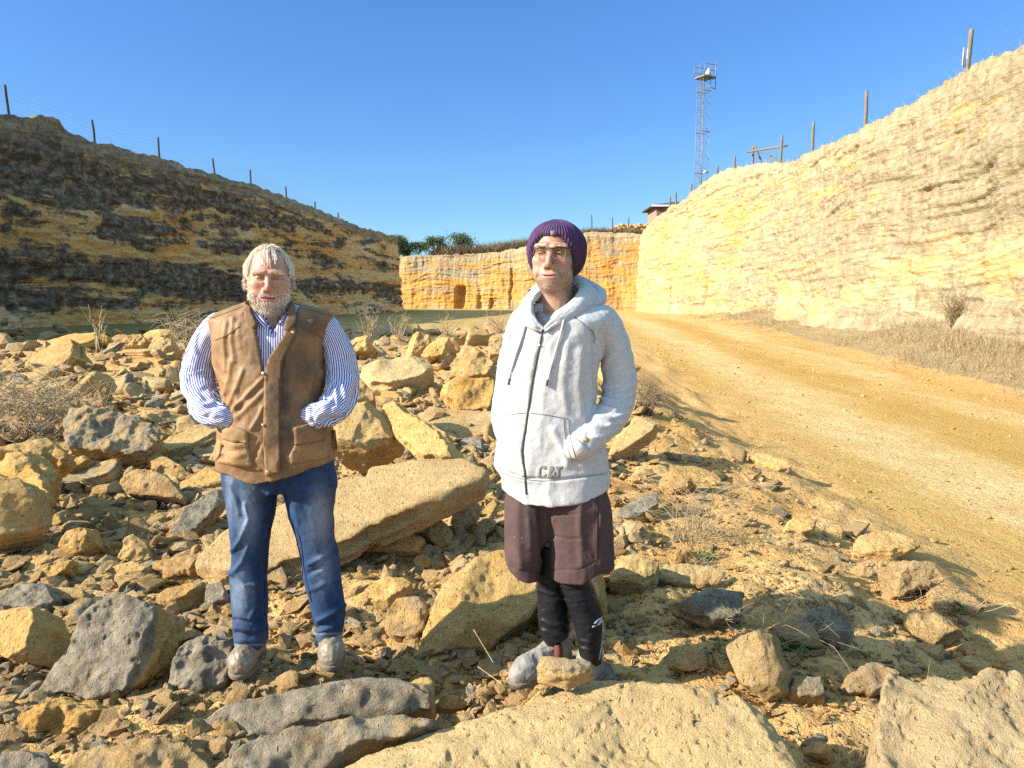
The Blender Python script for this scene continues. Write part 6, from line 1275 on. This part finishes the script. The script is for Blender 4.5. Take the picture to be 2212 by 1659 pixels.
bi = pick((ax > 0.066) & (z > -0.045) & (z < 0.02) & (y > -0.035) & (y < 0.01), 700); R0 = HV[bi]
strands('hair', R0, R0 + HN[bi] * 0.006, R0 + HN[bi] * 0.006 + (0, 0.006, -0.016) + r.normal(0, .003, R0.shape), 0.0010, M['dark_hair'], guy, tw, r, 3)
# ribbed beanie: a slouching dome with a rim that rises over the forehead
nt, nv = 420, 70
th = np.arange(nt) / nt * 2 * math.pi; vv = np.linspace(0, 1, nv); TH, VV = np.meshgrid(th, vv, indexing='ij')
zr = 0.058 - 0.128 * sm(0.30, 1.50, np.abs((th + math.pi) % (2 * math.pi) - math.pi)) - 0.02 * sm(1.9, 3.0, np.abs((th + math.pi) % (2 * math.pi) - math.pi))
cz, rz_, rzl = 0.022, 0.099, 0.125
ph_r = np.arccos(np.clip((zr - cz) / np.where(zr > cz, rz_, rzl), -0.97, 0.99)); PH = ph_r[:, None] * (1 - VV) + 0.02 * VV
rb = np.cos(TH * 60) * 0.0021 * np.sin(PH).clip(0.1) + 0.004 * fbm(np.cos(TH) * 2, np.sin(TH) * 2, VV * 3, 3, 4); rib_in = 1 - 0.10 * np.exp(-(VV / 0.06) ** 2)
sl = 0.5 + 0.5 * np.cos(TH)
BX = (0.1075 + rb) * np.sin(PH) * np.sin(TH) * rib_in; BY = 0.026 + 0.012 * (1 - sl) - (0.120 + rb) * np.sin(PH) * np.cos(TH) * rib_in; BZ = cz + np.where(np.cos(PH) > 0, rz_, rzl) * np.cos(PH) * (1 + rb * 6)
BV = np.stack([BX, BY, BZ], -1).reshape(-1, 3); i, j = np.meshgrid(np.arange(nt), np.arange(nv - 1), indexing='ij')
BQ = np.stack([i * nv + j, ((i + 1) % nt) * nv + j, ((i + 1) % nt) * nv + j + 1, i * nv + j + 1], -1).reshape(-1, 4)
be = put('beanie', tw(BV), BQ, M['knit'], guy); so_ = be.modifiers.new('thick', 'SOLIDIFY'); so_.thickness = 0.006; so_.offset = -1
tbe = bvh(tw(BV), BQ); patch('label_tab', [(1190, 499), (1201, 498), (1202, 515), (1191, 516)], tbe, YR - .1, M['tag'], be if False else guy, 0.005, 0.003, 4)
# glasses
gl = MB(); fr_ = []
for s in (-1, 1):
    top = [(s * 0.008, -0.108, 0.016), (s * 0.030, -0.107, 0.020), (s * 0.055, -0.098, 0.019), (s * 0.066, -0.086, 0.017)]; gl.tube(spline(np.array(top), 10), 0.0024, 6)
    gl.tube(spline(np.array([(s * 0.066, -0.086, 0.017), (s * 0.078, -0.040, 0.012), (s * 0.082, 0.005, 0.006)]), 8), 0.0026, 6); gl.tube([(s * 0.008, -0.105, -0.004), (s * 0.010, -0.100, -0.012)], 0.0018, 4)
gl.tube(spline(np.array([(-0.009, -0.108, 0.016), (0, -0.112, 0.017), (0.009, -0.108, 0.016)]), 6), 0.0024, 6)
V = tw(np.concatenate(gl.V)); g0 = put('glasses', V, gl.F[4] and np.concatenate(gl.F[4]), M['frame'], guy)
for s in (-1, 1):
    o_ = [(s * 0.009, -0.108, 0.015), (s * 0.030, -0.107, 0.019), (s * 0.053, -0.099, 0.018), (s * 0.056, -0.097, 0.004), (s * 0.050, -0.099, -0.012), (s * 0.030, -0.105, -0.016), (s * 0.013, -0.107, -0.012)]
    lv = tw(np.array(o_)); le = obj('lens', mesh('lens', lv - np.asarray(guy.location), np.array([list(range(7))])), M['lens']); le.parent = g0
    V, f, _ = tube(spline(np.vstack([lv[2:], lv[:1]]), 24), 0.0011, 4); q_ = obj('rim', mesh('rim', V - np.asarray(guy.location), f[0]), M['galv']); q_.parent = g0

# hoodie
HT = [(650, 1185, 1262, .055, .03), (662, 1140, 1300, .080, .02), (675, 1122, 1322, .098, .01), (692, 1113, 1322, .115), (722, 1105, 1306, .130), (800, 1096, 1290, .140), (860, 1090, 1287, .142), (904, 1082, 1294, .146), (972, 1072, 1308, .150), (1004, 1068, 1314, .150), (1018, 1076, 1316, .150), (1030, 1085, 1317, .148), (1080, 1086, 1319, .150)]
lo = P(1050, 1090, YR) - (0, 0.24, 0); hi = P(1385, 590, YR) + (0, 0.22, 0); h_ = 0.0044; G = GR(lo, hi, h_)
hem = capf(YR, [(1080, 1048), (1100, 1060), (1131, 1071), (1185, 1074), (1250, 1067), (1316, 1050)])
dt = smax(stack(G, YR, HT, n=2.3, zb=-9), hem(G[0]) - G[2], .004)
def chain(G, Y0, pts, rad, k=0.012):
    p = spline([P(a, b, Y0 + c) for a, b, c in pts], 14); rr = spline(np.array(rad)[:, None], 14)[:, 0]; d = None
    for i in range(13): q = rc(G, p[i], p[i + 1], rr[i], rr[i + 1]); d = q if d is None else smin(d, q, k)
    return d
da = chain(G, YR, [(1300, 692, .02), (1326, 740, .03), (1337, 800, .04), (1335, 855, .03), (1322, 898, -.02), (1290, 930, -.09), (1258, 958, -.135), (1247, 966, -.145)], [.062, .060, .064, .064, .061, .054, .047, .045])
db = chain(G, YR, [(1132, 695, .02), (1114, 740, .03), (1103, 800, .03), (1095, 850, .02), (1091, 890, -.01), (1094, 925, -.045), (1106, 950, -.055)], [.058, .052, .050, .048, .047, .044, .042])
d = smin(dt, smin(da, db, 0.01), 0.010)
# neck opening and zip slit
gx_, gz_ = np.meshgrid(G[0].ravel(), G[2].ravel(), indexing='ij'); vpx, vpy = proj(np.stack([gx_, np.full_like(gx_, YR - 0.10), gz_], -1))
dvee = polysd([(1150, 600), (1154, 680), (1172, 716), (1186, 705), (1212, 672), (1245, 655), (1245, 600)], vpx, vpy) * (YR / F)
inner = stack(G, YR, HT, n=2.2, grow=-0.016, zb=-9); d = smax(d, -np.maximum(dvee[:, None, :], G[1] - YR), .004)
V, Q = surfnet(d, lo, h_)
st = [([(1283, 716), (1282, 770), (1285, 825)], 4, -.010), ([(1296, 770), (1308, 735), (1320, 700)], 5, .007), ([(1300, 800), (1318, 770), (1330, 740)], 6, .006), ([(1372, 830), (1340, 845), (1300, 835)], 5, .008), ([(1368, 850), (1335, 868), (1300, 862)], 4.5, .009), ([(1362, 872), (1330, 886), (1290, 880)], 4.5, .009), ([(1355, 893), (1320, 905), (1280, 900)], 4.5, .008), ([(1345, 912), (1305, 922), (1265, 918)], 4.5, .007), ([(1300, 848), (1290, 870)], 5, -.007), ([(1330, 930), (1295, 945), (1262, 945)], 4, .005),
      ([(1076, 845), (1090, 850), (1103, 842)], 4, .008), ([(1070, 862), (1085, 870), (1100, 862)], 4, .007), ([(1070, 885), (1085, 892), (1098, 885)], 4, .006), ([(1068, 908), (1085, 915)], 4, .005), ([(1104, 760), (1102, 820)], 3.5, -.006),
      ([(1255, 760), (1250, 830), (1258, 900)], 9, .006), ([(1225, 740), (1215, 830), (1222, 890)], 9, .004), ([(1120, 740), (1112, 820), (1115, 890)], 8, .004), ([(1180, 800), (1172, 870), (1165, 960)], 9, .003), ([(1110, 920), (1118, 970), (1105, 1005)], 9, .005), ([(1195, 930), (1215, 970), (1225, 1005)], 8, .006), ([(1080, 1014), (1130, 1033), (1200, 1037), (1312, 1023)], 3, -.007), ([(1260, 1000), (1280, 985), (1300, 975)], 6, .004), ([(1268, 880), (1272, 930), (1268, 960)], 8, -.006),
      ([(1168, 716), (1160, 770), (1152, 812), (1137, 916), (1129, 975), (1134, 1020), (1137, 1066)], 3.2, -.003), ([(1222, 672), (1262, 700), (1283, 725)], 2.5, -.003)]
V = folds(V, Q, st, 0.0032, (8, 8, 5), 91); th_ = bvh(V, Q); hood = put('hoodie', V, Q, M['hoodie'], guy)
# tee
dT = stack(G, YR, [(640, 1166, 1232, .062, .015), (668, 1163, 1236, .072, .012), (690, 1152, 1250, .095, .005), (730, 1130, 1270, .115, 0), (1000, 1095, 1290, .12), (1064, 1094, 1317, .132)], n=2.1, zb=P(1106, 1060, YR)[2])
ntop = capf(YR, [(1140, 690), (1162, 681), (1180, 688), (1205, 676), (1240, 655)]); dT = smax(dT, G[2] - ntop(G[0]) - 0.25 * (G[1] - YR + .08).clip(0), .004)
VT, QT = surfnet(dT, lo, h_); put('t_shirt', VT, QT, M['tee'], guy)
# hood rolled round the neck
def hood_roll(pts, rad, name, flat=0.55, seed=3):
    p = spline([P(a, b, YR + c) for a, b, c in pts], 90); rr = spline(np.array(rad)[:, None], 90)[:, 0]; V, f, uv = tube(p, rr, 40, flat); N_ = normals(V, f[0]); u = uv[:, 0] * 6.283
    V = V + N_ * (0.0045 * fbm(np.cos(u) * 1.4, np.sin(u) * 1.4, uv[:, 1] * 9, 3, seed) + 0.002 * fbm(np.cos(u) * 4, np.sin(u) * 4, uv[:, 1] * 30, 2, seed))[:, None]
    return put(name, V, f[0], M['hoodie'], guy), V, f[0]
hood_roll([(1172, 712, -.128), (1152, 700, -.122), (1138, 680, -.095), (1140, 655, -.03), (1162, 632, .04), (1200, 618, .095), (1248, 614, .10), (1270, 630, .03), (1258, 652, -.05), (1226, 676, -.10), (1196, 698, -.125), (1175, 713, -.132)], [.010, .022, .030, .034, .037, .042, .047, .043, .035, .026, .016, .008], 'hood', 0.55)
hood_roll([(1150, 640, .03), (1185, 628, .11), (1235, 626, .15), (1285, 640, .11), (1288, 652, .03), (1268, 668, -.04)], [.03, .048, .060, .048, .032, .018], 'hood', 0.8, 9)
seam('zip', [(1172, 713), (1167, 743), (1152, 812), (1137, 916), (1128, 975), (1134, 1020), (1137, 1068)], th_, YR - .15, 0.0042, M['zip'], guy, 0.0015, 80)
seam('zip_edge', [(1172, 710), (1160, 702), (1150, 695)], th_, YR - .14, 0.0045, M['zip'], guy, 0.004, 16); seam('zip_edge', [(1173, 712), (1186, 700), (1198, 686)], th_, YR - .14, 0.0045, M['zip'], guy, 0.004, 16)
disc(1196, 683, th_, YR - .13, 0.006, M['zip'], guy, 'eyelet', .006); disc(1166, 746, th_, YR - .15, 0.005, M['metal'], guy, 'zip_pull', .006)
for pts in ([(1090, 899), (1112, 894), (1134, 892)], [(1146, 892), (1185, 897), (1227, 905)], [(1227, 905), (1232, 945), (1245, 995)], [(1217, 905), (1221, 945), (1236, 1000)], [(1222, 672), (1262, 700), (1283, 722), (1284, 740)], [(1125, 690), (1108, 712), (1100, 735)], [(1085, 1021), (1131, 1035), (1200, 1038), (1310, 1023)], [(1232, 937), (1248, 950), (1272, 972)]):
    seam('seam', pts, th_, YR - .14, 0.0017, M['seam'], guy, 0.0008)
for pts in ([(1139, 694), (1130, 725), (1115, 770), (1103, 818)], [(1224, 670), (1212, 715), (1195, 775), (1183, 820)]):
    dsn = seam('drawstring', pts, th_, YR - .14, 0.0042, M['hoodie'], guy, 0.006, 40, 8); e0, e1 = np.array(pts[-1], float), np.array(pts[-1], float) + np.array((-2, 13)); seam('cord_tip', [tuple(e0), tuple((e0 + e1) / 2), tuple(e1)], th_, YR - .14, 0.0045, M['zip'], guy, 0.006, 8, 8)
patch('cuff_tab', [(1262, 947), (1269, 946), (1271, 953), (1264, 954)], th_, YR - .2, M['yellow'], guy, 0.002, 0.002, 4)
# lettering on the hoodie
for polys in ([[(1163, 1012), (1169, 1006), (1180, 1006), (1181, 1014), (1174, 1014), (1174, 1012), (1170, 1012), (1169, 1016), (1169, 1024), (1170, 1028), (1174, 1028), (1174, 1024), (1181, 1024), (1180, 1032), (1176, 1033), (1165, 1033), (1162, 1028)]],
              [[(1181, 1033), (1188, 1007), (1196, 1007), (1198, 1014), (1191, 1024), (1188, 1033)], [(1185, 1033.4), (1192, 1024), (1200, 1033.4)], [(1198.4, 1016), (1203, 1033), (1201, 1033), (1193.4, 1023.4)]],
              [[(1199, 1006.6), (1215, 1007), (1215, 1013.5), (1210.5, 1013.5), (1210.5, 1033), (1204, 1033), (1204, 1013.5), (1200.5, 1013.5)]]):
    for poly in polys: patch('letter', poly, th_, YR - .15, M['print'], guy, 0.0007, 0.001, 2.5)
# shorts, tights, boots
SL = [(1020, 1100, 1215, .115), (1056, 1096, 1210, .120), (1085, 1089, 1205, .130), (1120, 1088, 1200, .130), (1193, 1090, 1176, .122), (1222, 1096, 1168, .116), (1250, 1110, 1166, .112)]
SR = [(1020, 1170, 1304, .115), (1056, 1172, 1308, .120), (1085, 1176, 1317, .130), (1120, 1182, 1321, .130), (1193, 1187, 1324, .122), (1245, 1190, 1324, .118)]
lo = P(1075, 1260, YR) - (0, .2, 0); hi = P(1335, 1010, YR) + (0, .2, 0); G = GR(lo, hi, .0045)
h1 = capf(YR, [(1090, 1208), (1100, 1226), (1131, 1238), (1166, 1243)]); h2 = capf(YR, [(1190, 1240), (1250, 1238), (1289, 1218), (1325, 1222)])
dS = smin(smax(stack(G, YR, SL, .015, 2.3, zb=-9), h1(G[0]) - G[2], .003), smax(stack(G, YR, SR, -.01, 2.3, zb=-9), h2(G[0]) - G[2], .003), .010)
V, Q = surfnet(dS, lo, .0045)
V = folds(V, Q, [([(1166, 1080), (1172, 1140), (1176, 1200)], 7, -.016), ([(1178, 1075), (1196, 1120), (1186, 1165)], 6, .008), ([(1190, 1110), (1225, 1112), (1250, 1110)], 3, -.003), ([(1195, 1158), (1230, 1166), (1252, 1162)], 3, -.004), ([(1255, 1070), (1252, 1140), (1256, 1220)], 8, .008), ([(1278, 1080), (1300, 1110), (1285, 1170), (1298, 1215)], 6, .006), ([(1120, 1080), (1118, 1150), (1124, 1225)], 9, .006), ([(1140, 1100), (1146, 1180)], 7, .004), ([(1290, 1060), (1292, 1205)], 2.2, -.004), ([(1098, 1224), (1131, 1234), (1166, 1238)], 2, -.003), ([(1192, 1232), (1250, 1231), (1288, 1212)], 2, -.003)], .0032, (7, 7, 5), 111)
put('shorts', V, Q, M['shorts'], guy); tsh = bvh(V, Q)
seam('seam', [(1290, 1062), (1289, 1130), (1288, 1215)], tsh, YR - .1, .0018, M['shorts'], guy, .001)
for q_ in ((1111, 1160), (1128, 1162), (1201, 1160), (1197, 1166)): disc(*q_, tsh, YR - .1, .0016, M['reflect'], guy, 'paint_spot', .0005)
TL = [(1180, 1155, 1225, .085), (1241, 1158, 1222, .078), (1280, 1161, 1224, .074), (1312, 1163, 1230, .074), (1345, 1162, 1232, .07), (1370, 1164, 1232, .062), (1405, 1178, 1230, .055)]
TR = [(1180, 1190, 1276, .085), (1241, 1198, 1272, .080), (1291, 1218, 1293, .078), (1325, 1233, 1303, .076), (1350, 1240, 1303, .070), (1380, 1246, 1300, .060), (1425, 1250, 1298, .055)]
lo = P(1145, 1440, YR) - (0, .18, 0); hi = P(1320, 1170, YR) + (0, .2, 0); G = GR(lo, hi, .004)
d1 = capf(YR, [(1160, 1366), (1182, 1400), (1235, 1378)])
dL = smin(smax(stack(G, YR, TL, .05, 2.0, zb=-9), d1(G[0]) - G[2], .003), stack(G, YR, TR, -.015, 2.0), .004); V, Q = surfnet(dL, lo, .004)
V = folds(V, Q, [([(1200, 1262), (1230, 1272), (1262, 1262)], 3, .003), ([(1210, 1292), (1240, 1300), (1280, 1290)], 3, .003), ([(1165, 1275), (1190, 1285), (1212, 1280)], 4, .005), ([(1172, 1340), (1195, 1352), (1225, 1345)], 4, .006), ([(1172, 1360), (1200, 1372), (1230, 1362)], 4, .006), ([(1250, 1382), (1275, 1388), (1298, 1378)], 3, .004), ([(1250, 1398), (1275, 1404), (1298, 1394)], 3, .004)], .0022, (14, 14, 18), 131)
put('tights', V, Q, M['tights'], guy); tti = bvh(V, Q)
seam('piping', [(1302, 1342), (1301, 1375), (1294, 1425)], tti, YR - .05, .0030, M['reflect'], guy, .001)
for poly in ([(1283, 1347), (1290, 1338), (1303, 1331), (1299, 1338), (1291, 1343), (1289, 1347)], [(1290, 1349), (1297, 1340), (1303, 1337), (1301, 1343), (1296, 1349), (1291, 1352)], [(1279, 1353), (1288, 1350), (1288, 1352.5), (1280, 1356)]): patch('logo', poly, tti, YR - .07, M['reflect'], guy, .001, .001, 3)
boot(guy, (P(1204, 1400, 3.0)[0], 3.02, 0), (P(1103, 1462, 2.90)[0], 2.86, 0.035), P(1204, 1352, YR)[2], .046, M['boot_grey'], M['sole'])
b2 = boot(guy, (P(1276, 1425, 2.93)[0], 2.95, 0), (P(1236, 1470, 2.80)[0], 2.80, 0.02), P(1276, 1385, YR)[2], .046, M['boot_grey'], M['sole'])
for bt, (a, b, Yb) in ((None, (1203, 1398, 3.0)),):
    c = P(a, b, Yb); V, f, _ = tube(spline([c + (0.0, -.045, .035), c + (0.004, -.05, 0), c + (0.0, -.048, -.05)], 6), [.02, .028, .030, .030, .026, .016], 12, 0.6); o = put('elastic', V, f[0], M['elastic'], guy)
